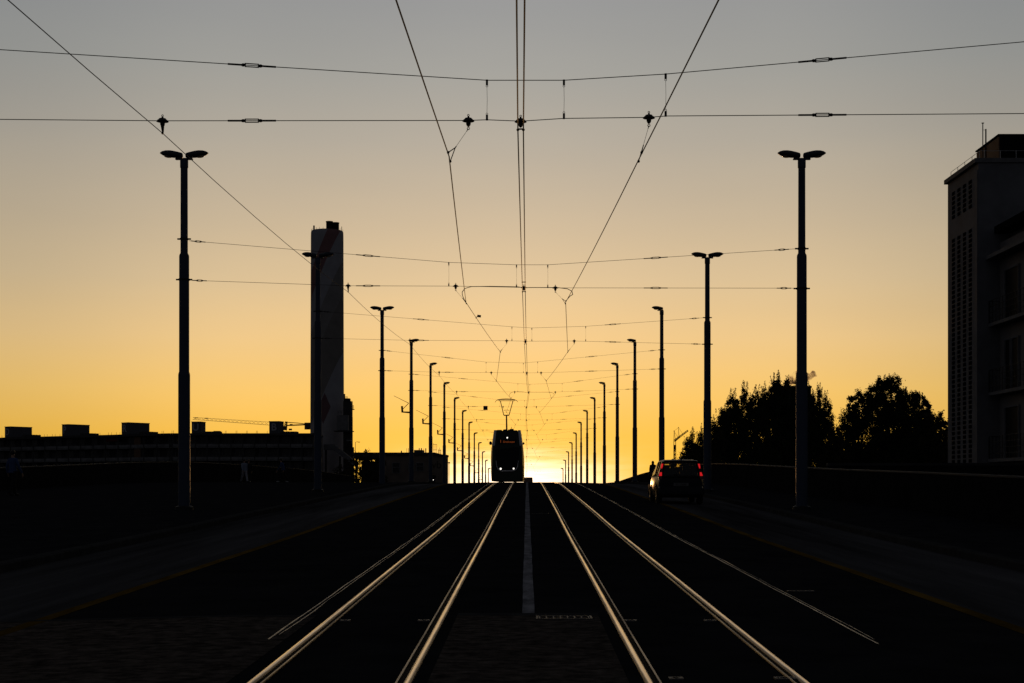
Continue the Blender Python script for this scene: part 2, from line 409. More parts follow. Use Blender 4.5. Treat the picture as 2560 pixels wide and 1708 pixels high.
drain(1760, 1790, 1561, 'small metal drain grate beside the right rail of the right track')
drain(1330, 1380, 1286, 'thin drain grate right of the white centre line, nearer of two')
drain(1328, 1358, 1233, 'thin drain grate right of the white centre line, farther of two near the crest')
drain(1968, 2035, 1483, 'pale drain grate in the right lane beyond the thin slab seam')
drain(1672, 1708, 1703, 'metal drain grate beside the left rail of the right track at the very front')
drain(1936, 1990, 1704, 'metal drain grate beside the right rail of the right track at the very front')

# parapet walls (solid, with a pale coping)
RPT = [(-35, 1.26), (31, 1.26), (50, 1.23), (78, 1.30), (100, 1.26), (126, 1.15), (158, .88), (200, .7), (300, .6)]
def wall(name, label, x0, x1, top, y0, y1, side):
    t = thing(name, label, 'parapet wall', (x0, (y0 + y1) / 2, G(x0, (y0 + y1) / 2)))
    o = Vector(t.location); mb = MB(); cp = MB(); r1 = []; r2 = []
    for y in ysamples(y0, y1, 4):
        h = top(y); b = G(x0, y) + .1
        r1.append([Vector((a, y, z)) - o for a, z in ((x0, b), (x0, h - .05), (x1, h - .05), (x1, b))])
        r2.append([Vector((a, y, z)) - o for a, z in ((x0 - .03, h - .048), (x0 - .03, h - .01), (x0, h), (x1, h), (x1 + .03, h - .01), (x1 + .03, h - .048))])
    mb.loft(r1); cp.loft(r2)
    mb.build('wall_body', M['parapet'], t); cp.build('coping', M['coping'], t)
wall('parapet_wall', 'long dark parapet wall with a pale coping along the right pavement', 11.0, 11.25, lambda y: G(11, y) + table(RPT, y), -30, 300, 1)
LPT = [(-35, -.95), (0, -.55), (30, 0.0), (64, .78), (95, 1.55), (122, 1.67), (158, 1.58), (191, 1.15)]
wall('parapet_wall', 'long dark parapet wall with a pale coping behind the walkers on the left plaza', -24.25, -24.0, lambda y: EYE + table(LPT, y), -30, 191, -1)

# ------------------------------------------------------------------ LAMP POLES
S = 20.4
TOPS = {0: 9.32, 1: 9.72, 2: 10.14, 3: 10.38, 4: 10.60, 5: 10.65, 6: 10.45, 7: 10.18, 8: 9.76, 9: 9.15, 10: 8.34, 11: 7.40, 12: 6.28, 13: 5.05, 14: 3.61}
LX = {0: -9.9, 1: -9.97, 2: -9.12, 3: -8.42, 4: -8.40}
RX = {0: 8.0, 1: 8.0, 2: 7.88, 3: 7.85, 4: 7.86}
def base_z(i): return TOPS[i] - 10.4
def clampz(i, side): return (7.82, 6.64) if side < 0 else ((7.54, 6.38) if i <= 2 else (7.85, 6.74))
def pole_parts(t, heads, bracket, clamps):
    mb = MB(); mb.lathe([(.172, -.7), (.170, 3.86), (.165, 3.90), (.146, 3.96), (.143, 7.31), (.137, 7.35), (.106, 7.41), (.102, 9.86), (.102, 10.05)], n=20)
    mb.build('shaft', M['pole'], t, smooth=35)
    mb = MB(); mb.lathe([(.26, -.3), (.26, .03), (.19, .06), (.17, .06)], n=20); mb.build('base_flange', M['fitting'], t, smooth=30)
    mb = MB(); mb.lathe([(.104, 9.88), (.117, 9.9), (.117, 10.11), (.107, 10.13), (.02, 10.13)], n=18); mb.build('collar', M['pole'], t, smooth=30)
    lo, hi = (-.25 if -1 in heads else -.1), (.25 if 1 in heads else .1)
    mb = MB(); mb.bbox(((lo + hi) / 2, 0, 10.15), (hi - lo, .12, .045), .012)
    for h in heads: mb.box((h * .13, 0, 10.19), (.12, .09, .05))
    mb.build('lamp_bracket', M['lamp_shell'], t)
    for h in heads:
        mb = MB(); rings = []
        dx = 0 if len(heads) == 2 else -.12
        # shell: boat-like housing, blunt at the pole, pointed outside, nose slightly up
        prof = [(.045, .055, .05), (.06, .085, .07), (.16, .12, .085), (.30, .155, .098), (.42, .165, .10), (.54, .145, .085), (.63, .10, .058), (.68, .05, .028), (.705, .012, .008)]
        for x, wy, hz in prof:
            zc = 10.245 + .075 * (x - .05) / .65
            ring = []
            for k in range(14):
                a = 2 * math.pi * k / 14; zz = math.sin(a)
                ring.append(Vector((h * (x + dx), wy * math.cos(a), zc + hz * 1.12 * (zz if zz > 0 else zz * .8))))
            rings.append(ring)
        mb.loft(rings); head = mb.build('lamp_head', M['lamp_shell'], t, smooth=50)
        mb = MB(); mb.ell((h * (.44 + dx), 0, 10.243), (.15, .10, .062), 12, 8); mb.build('lamp_glass', M['lamp_glass'], head, smooth=60)
    for z, r in ((clamps[0], .108), (clamps[1], .148)):
        mb = MB(); mb.lathe([(r, z - .025), (r + .014, z - .025), (r + .014, z + .025), (r, z + .025)], n=18)
        for s in (-1, 1): mb.box((s * (r + .05), 0, z), (.075, .05, .04))
        mb.build('wire_clamp', M['fitting'], t)
    if bracket:
        mb = MB()
        mb.loft([[Vector((x, y, z)) for y, z in ((-.05, 5.05 - a), (.05, 5.05 - a), (.05, 5.05 + b), (-.05, 5.05 + b))] for x, a, b in ((-.12, .08, .05), (-.70, .02, .06))])
        mb.loft([[Vector((x0, y, z)) for x0, y in ((-.72 - o, -.05), (-.58 - o, -.05), (-.58 - o, .05), (-.72 - o, .05))] for z, o in ((5.03, 0), (5.45, .03), (5.5, .02))])
        br = mb.build('banner_bracket', M['fitting'], t)
        mb = MB(); mb.tube([(-.60, 0, 5.30), (-.20, 0, 5.70)], .026, 6); mb.tube([(-.19, 0, 5.71), (-1.28, 0, 6.25)], [.024, .014], 6)
        mb.build('banner_rod', M['fitting'], br)
variants = {}
def pole(i, side):
    x = (LX if side < 0 else RX).get(i, -8.40 if side < 0 else 7.90)
    if side < 0: heads = (-1, 1) if i <= 3 else (1,)
    else: heads = (-1, 1) if i <= 2 else (-1,)
    br = side < 0 and 4 <= i <= 12
    sname = 'left' if side < 0 else 'right'
    which = 'nearest' if i == 1 else (ORD[i] + ' nearest')
    if i == 0: lab = 'lamp pole with two lamp heads beside the camera on the %s pavement' % sname
    else:
        lab = 'dark lamp pole with %s lamp head%s%s, %s on the %s side' % (
            'two' if len(heads) == 2 else 'one', 's' if len(heads) == 2 else '', ' and banner bracket' if br else '', which, sname)
    key = (heads, br, side, i <= 2); loc = (x, S * (i + 1), EYE + base_z(i))
    if key in variants:
        t = copy_tree(variants[key]); t.location = loc
    else:
        t = thing('lamp_pole', lab, 'lamp pole', loc); pole_parts(t, heads, br, clampz(i, side)); variants[key] = t
    tag(t, lab, 'lamp pole', 'lamp poles along the %s side' % sname)
    return t
for i in range(1, 15):
    for side in (-1, 1): pole(i, side)
pole(0, -1); pole(0, 1)

# ------------------------------------------------------------------ OVERHEAD WIRES
def PXL(i): return LX.get(i, -8.40)
def PXR(i): return RX.get(i, 7.90)
def con(i):   # contact wire x at span i, left and right
    if i == 0: return (-1.13, 1.65)
    return (-1.16, 1.79) if i % 2 == 0 else (-1.77, 1.13)
def con_z(i):
    return {0: 4.77, 1: 5.30}.get(i, base_z(i) + 6.05)
def hang(i): return tuple(c + (.28 if i % 2 == 0 else -.30) * (1 if (i > 0 or k == 0) else .45) for k, c in enumerate(con(i)))
def seg_z(P, x):
    for (x0, z0), (x1, z1) in zip(P, P[1:]):
        if x0 <= x <= x1: return z0 + (z1 - z0) * (x - x0) / (x1 - x0)
    return P[0][1]
for i in range(0, 14):
    d = S * (i + 1); b = base_z(i)
    if i == 0:
        U = [(-9.8, 6.46), (-.58, 5.88), (.54, 5.88), (2.02, 5.97), (7.9, 6.5)]; Lw = [(-9.75, 5.33), (-5.3, 5.29), (-.88, 5.295), (-.58, 5.305), (-.09, 5.285), (.54, 5.325), (1.77, 5.34), (2.02, 5.36), (7.85, 5.40)]
        dr = (-.58, .54, 2.02)
    elif i == 1:
        U = [(-9.83, 7.09), (-2.27, 6.46), (-.3, 6.39), (.61, 6.39), (7.89, 6.86)]; Lw = [(-9.79, 5.94), (-5.2, 5.78), (-2.05, 5.77), (-.09, 5.73), (.84, 5.72), (7.85, 5.71)]
        dr = (-2.27, -.3, .61)
    else:
        ev = i % 2 == 0
        dr = (-.65, .22, 2.57) if ev else (-2.37, -.2, .63)
        U = [(PXL(i) + .1, b + 7.82), (dr[0], b + 7.14), (dr[1], b + 7.09), (dr[2], b + 7.16), (PXR(i) - .1, b + clampz(i, 1)[0])]
        Lw = [(PXL(i) + .14, b + 6.64), (-5.1, b + 6.55), (hang(i)[0], b + 6.53), (0, b + 6.51), (hang(i)[1], b + 6.52), (PXR(i) - .14, b + clampz(i, 1)[1])]
    lab = 'cross wires with insulators and droppers strung between the %s nearest pair of lamp poles' % ORD[i] if i else 'nearest cross wires with large insulators, stretched across the top of the photo'
    t = thing('cross_span', lab, 'overhead wires', (0, d, EYE), group='cross spans between the lamp poles')
    mb = MB(); mb.tube([(x, 0, z) for x, z in U], .0062, 6); mb.build('upper_wire', M['steel_wire'], t)
    mb = MB(); mb.tube([(x, 0, z) for x, z in Lw], .0062, 6); mb.build('lower_wire', M['steel_wire'], t)
    full = i < 10
    # turnbuckles
    tbs = []
    for P, near in ((U, 1), (Lw, 0)):
        xs_ = ([-4.0, 4.3] if i == 0 else [-4.62, 3.75]) if full else []
        if 1 <= i < 8: xs_ += [P[0][0] + .27, P[-1][0] - .27 - (.2 if near else .1)]
        for x in xs_: tbs.append((x, P))
    for x, P in tbs:
        short = abs(x - P[0][0]) < .5 or abs(x - P[-1][0]) < .8
        k = .6 if short else 1.0
        mb = MB(); z = lambda q: seg_z(P, q)
        for s in (-1, 1):
            mb.tube([(x + s*.35*k, 0, z(x + s*.35*k)), (x + s*.14*k, 0, z(x + s*.14*k))], .014, 6)
            mb.ell((x + s*.125*k, 0, z(x + s*.125*k)), (.036, .024, .024), 8, 6)
            mb.tube([(x - .10*k, 0, z(x - .10*k) + s*.023), (x + .10*k, 0, z(x + .10*k) + s*.023)], .0085, 5)
            mb.box((x + s*.095*k, 0, z(x + s*.095*k)), (.014, .022, .055))
        mb.build('turnbuckle', M['fitting'], t)
    # droppers
    for x in dr:
        zu, zl = seg_z(U, x), seg_z(Lw, x); mb = MB()
        mb.box((x, 0, zu - .03), (.032, .03, .075)); mb.box((x, 0, zl + .03), (.032, .03, .075))
        mb.ring((x, 0, zu - .085), .014, .004, 8); mb.ring((x, 0, zl + .085), .014, .004, 8)
        mb.tube([(x, 0, zu - .1), (x + .004, 0, (zu + zl) / 2), (x, 0, zl + .1)], .0028, 5)
        mb.build('dropper', M['steel_wire'], t)
    # bell insulators with pull-off lines to the contact wires
    def bell(x, z, k=1.0):
        mb = MB(); mb.lathe([(.006, -.095*k), (.02, -.085*k), (.033, -.06*k), (.036, -.03*k), (.04, -.012*k), (.09, -.012*k), (.07, .012*k), (.058, .018*k), (.05, .032*k), (.018, .04*k), (.012, .06*k)], (x, 0, z), 14)
        mb.ring((x, 0, z + .075*k), .013, .005, 10)
        return mb
    for k, (hx, cx) in enumerate(zip(hang(i), con(i))):
        z = seg_z(Lw, hx); zc = con_z(i)
        bell(hx, z).build('insulator', M['insul'], t, smooth=40)
        mb = MB(); p0 = Vector((hx, 0, z - .12)); p1 = Vector((cx, 0, zc))
        q = p0.lerp(p1, .68)
        mb.ring((hx, 0, z - .118), .018, .005, 10); mb.tube([p0, p0.lerp(p1, .1)], .006, 5); mb.tube([p0, q], .003, 5)
        mb.tube([q.lerp(p0, .08), q], .008, 5)
        mb.tube([q, p1 + Vector((0, -.25, 0))], .0075, 6); mb.tube([q, p1 + Vector((0, .3, 0))], .0075, 6)
        for yy in (-.25, .3): mb.ell(p1 + Vector((0, yy, 0)), (.02, .03, .022), 8, 6)
        mb.build('pull_off', M['steel_wire'], t)
    fx = (-.09, -.085, -.06, 0, .13, -.04)[i] if i < 6 else (.05 if i % 2 else -.05)
    z = seg_z(Lw, fx); mb = bell(fx, z)
    mb.box((fx, 0, z - .115), (.09, .03, .016))
    for s in (-1, 1): mb.ell((fx + s*.04, 0, z - .125), (.022, .03, .022), 8, 6)
    mb.build('insulator', M['insul'], t, smooth=40)
    ax = -5.3 if i == 0 else (-5.2 if i == 1 else -5.1)
    z = seg_z(Lw, ax); mb = bell(ax, z); mb.tube([(ax, 0, z - .08), (ax + .005, 0, z - .17)], [.026, .014], 6); mb.ell((ax, 0, z - .18), (.018, .03, .018), 8, 6)
    mb.build('insulator', M['insul'], t, smooth=40)
    if i in (1, 4):
        c = con(i); zc = con_z(i); zl = seg_z(Lw, 0) + .02
        mb = MB()
        pts = [(c[0] - .02, -.3, zc), (c[0] - .09, -.3, zc + .16), (c[0] - .10, -.25, zc + .26), (c[0] - .03, -.15, zc + .38), (c[0] + .16, -.05, zl), (c[0] + .7, 0, zl + .015), (-.25, 0, zl), (-.09, 0, zl - .03),
               (.1, 0, zl - .02), (c[1] - .25, 0, zl - .02), (c[1] + .05, -.02, zl - .06), (c[1] + .18, -.1, zl - .14), (c[1] + .2, -.2, zl - .25), (c[1] + .12, -.3, zc + .14), (c[1], -.3, zc)]
        mb.tube(pts, .011, 6)
        tag(mb.build('jumper_cable', M['wire'], None, (0, d, EYE), smooth=60), 'curved jumper cable joining both contact wires, %s' % ('the nearer, at the second cross wires' if i == 1 else 'the farther, above the tram'), 'cable', 'jumper cables')
# long wires
def longwire(name, label, pts, r, m, cat, group=None, sag=.0):
    P = []
    for a, b in zip(pts, pts[1:]):
        a, b = Vector(a), Vector(b)
        for k in range(6):
            u = k / 6; p = a.lerp(b, u); p.z -= sag * 4 * u * (1 - u); P.append(p)
    P.append(Vector(pts[-1]))
    mb = MB(); mb.tube(P, r, 6)
    return tag(mb.build(name, m), label, cat, group)
for k, sname in ((0, 'left'), (1, 'right')):
    x0 = (-1.47, 2.17)[k]
    pts = [(x0 * 1.1, -S, EYE + 4.1), (x0, 0, EYE + 4.44)] + [(con(i)[k], S * (i + 1), EYE + con_z(i)) for i in range(14)]
    longwire('contact_wire', 'zigzag contact wire above the %s tram track' % sname, pts, .0092, M['wire'], 'contact wire', 'contact wires', .04)
for s, sname in ((-1, 'left'), (1, 'right')):
    pts = [(s*.06, -S, EYE + 4.6), (s*.045, 0, EYE + 4.9)]
    for i in range(14):
        fx = (-.09, -.085, -.06, 0, .13, -.04)[i] if i < 6 else (.05 if i % 2 else -.05)
        zl = {0: 5.285, 1: 5.73}.get(i, base_z(i) + 6.51)
        pts.append((fx + s*.04, S * (i + 1), EYE + zl - .13))
    longwire('feeder_cable', '%s cable of the pair running straight down the middle above the street' % sname, pts, .0098, M['wire'], 'feeder cable', 'pair of feeder cables', .08)
pts = [(-5.25, -S, EYE + 4.4), (-5.25, 0, EYE + 4.8)]
for i in range(12):
    zl = {0: 5.29, 1: 5.78}.get(i, base_z(i) + 6.55)
    pts.append((-5.3 if i == 0 else (-5.2 if i == 1 else -5.1), S * (i + 1), EYE + zl - .18))
longwire('return_cable', 'single thin cable running diagonally across the upper left, hung over the left lane', pts, .006, M['steel_wire'], 'cable', None, .1)
for i in range(1, 9):
    y = S * (i + 1) - 2.2; fx = (-.09, -.085, -.06, 0, .13, -.04)[i] if i < 6 else 0
    t = MB(); t.box((0, 0, 0), (.09, .03, .018)); t.ell((-.04, 0, 0), (.02, .03, .022), 8, 6); t.ell((.04, 0, 0), (.02, .03, .022), 8, 6)
    zl = {1: 5.73}.get(i, base_z(i) + 6.51)
    tag(t.build('cable_spacer', M['insul'], None, (fx, y, EYE + zl - .13 - .03), smooth=40), 'small clamp on the twin middle cables just before the %s nearest pair of lamp poles' % ORD[i], 'cable clamp', 'cable spacers on the feeder pair')
# small marker plate on the left contact wire, square sign on a span
y = 45.2; u = (y - 2*S) / S; p = Vector((-1.77 + u * .61, y, EYE + con_z(1) + u * (con_z(2) - con_z(1)) - .03))
t = thing('wire_marker', 'small dark plate clipped to the left contact wire beyond the second span', 'marker', p)
mb = MB(); mb.box((.10, 0, .05), (.12, .03, .075), Matrix.Rotation(R(8), 3, 'Y')); mb.build('plate', M['sign_back'], t)
mb = MB(); mb.tube([(0, 0, .0), (.05, 0, .04)], .012, 6); mb.ell((0, .0, -.06 + .05), (.015, .03, .02), 8, 6); mb.build('clip', M['fitting'], t)
p = at(1213.7, 1020.3, S * 6 - .12)
t = thing('hanging_sign', 'small dark square sign hung from a cross wire left of the pantograph', 'sign', p)
mb = MB(); mb.bbox((0, 0, 0), (.375, .03, .375), .008); mb.build('plate', M['sign_back'], t)
mb = MB(); zt = EYE + base_z(5) + 6.52 - p.z
for s in (-.12, .12): mb.tube([(s, 0.016, zt - .06), (s, .10, zt - .06), (s, .12, zt + .02)], .008, 5)
mb.build('hanger', M['fitting'], t)

# ------------------------------------------------------------------ CHIMNEY AND PLANT (left background)
D = 345.0; c0 = at(818, 1211, D); cb = LAND(D)
t = thing('chimney', 'huge round concrete chimney with faded diagonal red stripes behind the second left lamp pole', 'chimney', (c0.x, D, EYE))
mb = MB(); n = 40
rings = []
for z, r in ((cb - EYE, 4.12), (10, 4.12), (45, 4.02), (61.0, 3.98), (62.0, 3.95), (62.3, 3.75)):
    rings.append([Vector((r*math.cos(2*math.pi*k/n), r*math.sin(2*math.pi*k/n), z)) for k in range(n)])
mb.loft(rings); mb.build('shaft', M['chimney'], t, smooth=40)
for x, h in ((.55, 64.7), (2.1, 64.4)):
    mb = MB(); mb.lathe([(.82, 62.2), (.82, h - .25), (.9, h - .2), (.9, h), (.7, h), (.7, h - .4)], (x, 0, 0), 18); mb.build('flue', M['void'], t, smooth=30)
mb = MB()
for k in range(26):
    a = 2*math.pi*k/26; mb.tube([(3.85*math.cos(a), 3.85*math.sin(a), 62.0), (3.85*math.cos(a), 3.85*math.sin(a), 62.7)], .035, 5)
mb.box((-3.1, -1, 62.9), (.35, .35, 1.2)); mb.box((3.7, -1, 62.6), (.12, .12, 1.3)); mb.build('top_railing', M['fitting'], t)
pb = [at(818, 1211, D).x]
def rel(px, py): p = at(px, py, D); return (p.x, p.z)
bt = thing('plant_tower', 'dark boiler tower with platforms and pipes against the right side of the chimney', 'industrial tower', (at(865, 1211, 338).x, 338, cb))
o = Vector(bt.location)
def pbox(px0, px1, py0, py1, d, dep, name, m, parent, o):
    a = at(px0, py0, d); b = at(px1, py1, d); mb = MB()
    mb.box(((a.x + b.x)/2 - o.x, d + dep/2 - o.y, (a.z + b.z)/2 - o.z), (abs(b.x - a.x), dep, abs(a.z - b.z)))
    return mb.build(name, m, parent)
pbox(858, 877.5, 1003, 1260, 338, 3, 'core', M['concrete_dark'], bt, o)
pbox(842, 870, 1038, 1076, 335.5, 2.3, 'plant_room', M['concrete'], bt, o)
pbox(834, 881, 1077, 1079, 334.5, 3.3, 'platform', M['concrete_dark'], bt, o)
pbox(877, 884, 1022.5, 1024, 337, 2, 'platform', M['concrete_dark'], bt, o)
pbox(859.5, 862.5, 985, 1003, 338.2, .4, 'pipe', M['fitting'], bt, o); 
a = at(877, 1115, 337) - o; mb = MB(); mb.ell((a.x, a.y, a.z), (.45, .6, 1.1), 12, 8); mb.build('vessel', M['fitting'], bt, smooth=60)
mb = MB()
for px0, px1, py in ((863, 869, 1001), (879, 884, 1022.5), (845, 869, 1036.5)):
    a = at(px0, py, 337.5) - o; b = at(px1, py, 337.5) - o
    for k in range(4):
        x = a.x + (b.x - a.x) * k / 3; mb.tube([(x, a.y, a.z), (x, a.y, a.z + .85)], .04, 5)
    mb.tube([(a.x, a.y, a.z + .85), (b.x, a.y, a.z + .85)], .04, 5); mb.tube([(a.x, a.y, a.z + .45), (b.x, a.y, a.z + .45)], .03, 5)
mb.build('railing', M['fitting'], bt)
pbox(877.6, 880.5, 1042, 1118, 338.6, 1.2, 'pipe_rack', M['fitting'], bt, o); pbox(862, 874, 996, 1003, 338.5, 2, 'roof_plant', M['concrete_dark'], bt, o)
pbox(877.6, 882.6, 1118, 1260, 338.3, 2, 'lower_core', M['concrete_dark'], bt, o); pbox(866, 877, 1100, 1103, 334.8, 3, 'platform', M['concrete'], bt, o)
mb = MB(); a = at(879.5, 1003, 337.6) - o; b = at(879.5, 1042, 337.6) - o
for q in (-.18, .18): mb.tube([(a.x + q, a.y, a.z), (a.x + q, a.y, b.z)], .03, 4)
for k in range(14): mb.tube([(a.x - .18, a.y, b.z + (a.z - b.z)*k/13), (a.x + .18, a.y, b.z + (a.z - b.z)*k/13)], .025, 4)
mb.build('ladder', M['fitting'], bt)
# covered conveyor stair
ct = thing('conveyor_gallery', 'pale enclosed gallery sloping down to the right at the foot of the chimney', 'conveyor', at(812, 1118, 332)); o = Vector(ct.location)
mb = MB(); pr = [at(px, py, 332) - o for px, py in ((809, 1111), (835, 1111), (893, 1158), (893, 1171), (832, 1125), (809, 1125))]
mb.loft([[Vector((p.x, p.y + q, p.z)) for p in pr] for q in (0, 2.4)]); mb.build('casing', M['concrete'], ct)
mb = MB()
for px, py in ((815, 1126), (850, 1141), (880, 1163)):
    p = at(px, py, 333) - o; mb.tube([(p.x, p.y, p.z), (p.x, p.y, cb - o.z)], .25, 6)
mb.build('support', M['concrete_dark'], ct)

# ------------------------------------------------------------------ LEFT APARTMENT BLOCK with lettered roof boxes
D = 320.0; zr = at(430, 1084, D).z; gz = LAND(D) - 1
K0 = at(430, 1084, D); Kr = at(786, 1084, D); Kl = Vector((at(-260, 1211, 372).x, 372, 0))
def wing(name, label, A, B, nb, tall):
    A2, B2 = Vector((A.x, A.y, 0)), Vector((B.x, B.y, 0)); L_ = (B2 - A2).length
    ang = math.atan2(B2.y - A2.y, B2.x - A2.x)
    t = thing(name, label, 'apartment block', (A.x, A.y, gz), ang)
    H = zr - gz; st = 2.95
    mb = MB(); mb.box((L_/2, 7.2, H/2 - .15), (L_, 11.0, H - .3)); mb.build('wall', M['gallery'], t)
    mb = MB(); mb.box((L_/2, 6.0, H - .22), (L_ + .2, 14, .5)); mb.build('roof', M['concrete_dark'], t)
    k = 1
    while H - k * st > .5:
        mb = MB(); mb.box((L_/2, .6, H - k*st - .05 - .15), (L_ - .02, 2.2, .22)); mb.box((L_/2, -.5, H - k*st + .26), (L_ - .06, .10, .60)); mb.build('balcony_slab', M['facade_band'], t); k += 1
    mb = MB()
    for j in range(nb + 1): mb.box((max(.2, min(L_ - .2, L_*j/nb)), -.61, H/2 - .3), (.18, .10, H - .55))
    mb.build('columns', M['concrete_dark'], t)
    rng = random.Random(nb)
    w0 = None
    for k in range(4):
        for j in range(nb):
            if w0 is None:
                mb = MB(); mb.box((0, 0, 0), (1.7, .08, 1.5)); w0 = mb.build('window', M['window'], t)
                f = MB()
                for s in (-1, 1): f.box((s*.87, -.02, 0), (.07, .1, 1.56)); f.box((0, -.02, s*.78), (1.66, .1, .06))
                f.box((0, -.03, 0), (.06, .08, 1.49)); f.build('frame', M['concrete'], w0); w = w0
            else: w = copy_tree(w0, t)
            w.location = (L_ * (j + .5) / nb + rng.uniform(-.25, .25), 1.66, H - k*st - 1.35)
    return t, L_
wl, Ll = wing('apartment_block', 'long low apartment block at the far left with galleries, slanting away to the left', Kl, K0, 24, 0)
wr, Lr = wing('apartment_block', 'galleried apartment block left of the chimney with letters U and B on its roof', K0 + Vector((.05, 0, 0)), Kr, 12, 0)
H = zr - gz
# lettered stair heads on the roofs
def roofbox(parent, px0, px1, px2, ytop, ybot, ch, ang):
    # px0..px1 lettered face, px1..px2 side face
    d = 321.5 if parent is wr else 320 + (430 - px0) / 690 * 52 + 1.5
    p0 = at(px0, ybot, d); p1 = at(px1, ybot, d); h = at(px0, ytop, d).z - zr + .1
    w = p1.x - p0.x; side = (at(px2, ybot, d).x - p1.x)
    wm = parent.matrix_basis.inverted()
    lp = wm @ Vector(((p0.x), d, zr))
    q = bpy.data.objects.new('stair_head', None)
    rot = ang - parent.rotation_euler.z
    if parent is wr: W, Dp = w, 2.8
    else: W, Dp = 2.6, 6.0
    mb = MB(); mb.box((W/2, Dp/2, h/2 - .05), (W, Dp, h)); mb.box((W/2, Dp/2, h), (W + .15, Dp + .15, .14))
    b = mb.build('stair_head', M['roof_box'], parent, lp); b.rotation_euler = (0, 0, rot)
    bpy.data.objects.remove(q)
    text('letter', ch, h * .82, M['letter'], b, (W/2 - .1, -.06, h * .52), .02, bold=.02)
    if parent is wr:
        mb = MB(); mb.box((W - .15, -.04, h*.42), (.10, .06, h*.7)); mb.build('downpipe', M['concrete'], b)
bpy.context.view_layer.update()
roofbox(wr, 479, 503, 516, 1056, 1083, 'U', R(-10))
roofbox(wr, 673, 700, 709, 1055, 1083, 'B', R(-10))
for px0, px1, px2, yt, ch in ((12, 24, 64, 1068.5, 'D'), (155, 169, 207, 1063, 'P'), (304, 318, 355, 1058.5, 'R')):
    roofbox(wl, px0, px1, px2, yt, 1090, ch, R(-38))
# plant boxes, ramps and masts on the roofs
def roofthing(parent, px0, px1, ytop, name, dep=3, m=None):
    d = 323.0 if parent is wr else 320 + (430 - (px0 + px1)/2) / 690 * 52 + 3
    a = at(px0, ytop, d); b = at(px1, ytop, d); wm = parent.matrix_basis.inverted()
    c = wm @ Vector(((a.x + b.x)/2, d, (a.z + zr)/2)); mb = MB(); mb.box((0, 0, 0), (b.x - a.x, dep, max(a.z - zr, .1) + .1)); mb.build(name, m or M['concrete_dark'], parent, c)
roofthing(wr, 516, 552, 1080, 'roof_plant'); roofthing(wr, 536, 551, 1078.5, 'roof_plant', 2); roofthing(wr, 709, 744, 1080, 'roof_plant'); roofthing(wl, 64, 95, 1088, 'roof_plant'); roofthing(wl, 207, 240, 1084.5, 'roof_plant'); roofthing(wl, 355, 388, 1080.5, 'roof_plant')
for parent, lst in ((wr, (563, 565.5, 590, 592.5, 616, 618.5, 641, 643.5, 668)), (wl, (5, 72, 81, 91, 99, 111, 118, 131, 138, 150, 218, 230, 238, 250, 271, 279, 291, 300, 360, 367, 405, 409, 430, 434))):
    wm = parent.matrix_basis.inverted()
    for px in lst:
        d = 323.0 if parent is wr else 320 + (430 - px) / 690 * 52 + 2
        p = wm @ Vector((at(px, 1090, d).x, d, zr)); mb = MB(); mb.tube([(0, 0, -.1), (0, 0, .75)], .035, 5); mb.build('roof_mast', M['steel_wire'], parent, p)
# coloured panels
wm = wl.matrix_basis.inverted()
for px0, px1, py0, py1, m in ((262, 303, 1093, 1104, 'red_panel'), (335, 358, 1092, 1150, 'brown')):
    d = 320 + (430 - (px0+px1)/2) / 690 * 52 - .6
    a = at(px0, py0, d); b = at(px1, py1, d); c = wm @ Vector(((a.x+b.x)/2, d, (a.z+b.z)/2)); mb = MB(); mb.box((0, -.35, 0), (b.x-a.x, .1, a.z-b.z)); tag(mb.build('facade_panel', M[m], wl, c), 'dark red facade panel' if m == 'red_panel' else 'brown full height facade panel')

# ------------------------------------------------------------------ CRANES
def lattice(mb, p0, p1, w0, w1, n, r, up=Vector((0, 0, 1))):
    p0, p1 = Vector(p0), Vector(p1); ax = (p1 - p0).normalized(); sd = ax.cross(up).normalized(); upv = sd.cross(ax).normalized()
    prev = None
    for i in range(n + 1):
        c = p0.lerp(p1, i / n); w = w0 + (w1 - w0) * i / n
        q = [c + sd*w/2, c - sd*w/2, c + upv*w]
        if prev:
            for a in range(3):
                mb.tube([prev[a], q[a]], r, 4); mb.tube([prev[a], q[(a + 1) % 3]], r*.7, 4)
            mb.tube([prev[2], q[0]], r*.7, 4)
        prev = q
D = 430.0
m0 = at(714, 1070, D)
t = thing('tower_crane', 'far tower crane with a long lattice jib reaching left above the apartment roof', 'crane', (m0.x, D, LAND(D)))
o = Vector(t.location)
mb = MB(); lattice(mb, (0, 0, 0), at(715, 1078, D) - o, 1.2, 1.2, 16, .10, Vector((0, 1, 0))); mb.build('mast', M['crane'], t)
mb = MB(); lattice(mb, at(713, 1066, D) - o, at(482, 1049, D) - o, 1.0, .65, 22, .042)
for px in (491, 516): a = at(px, 1045 if px < 500 else 1046, D) - o; mb.box(a, (1.0, .5, .25))
mb.build('jib', M['crane'], t)
mb = MB(); mb.tube([at(717, 1056, D) - o, at(745, 1058, D) - o, at(764, 1060, D) - o], .13, 6); mb.tube([at(715, 1064, D) - o, at(764, 1062, D) - o], .22, 6); mb.tube([at(764, 1060.5, D) - o, at(800, 1064, D) - o], .16, 6)
lattice(mb, at(713, 1076, D) - o, at(716, 1054, D) - o, .9, .5, 4, .12, Vector((0, 1, 0))); mb.build('counter_jib', M['crane_dark'], t)
a, b = at(762, 1057, D) - o, at(790, 1074, D) - o
mb = MB(); mb.box(((a.x + b.x)/2, 0, (a.z + b.z)/2), (b.x - a.x, 1.2, a.z - b.z)); a = at(728, 1062.5, D) - o; mb.box(a, (.75, 1, .5)); mb.build('counterweight', M['crane_dark'], t)
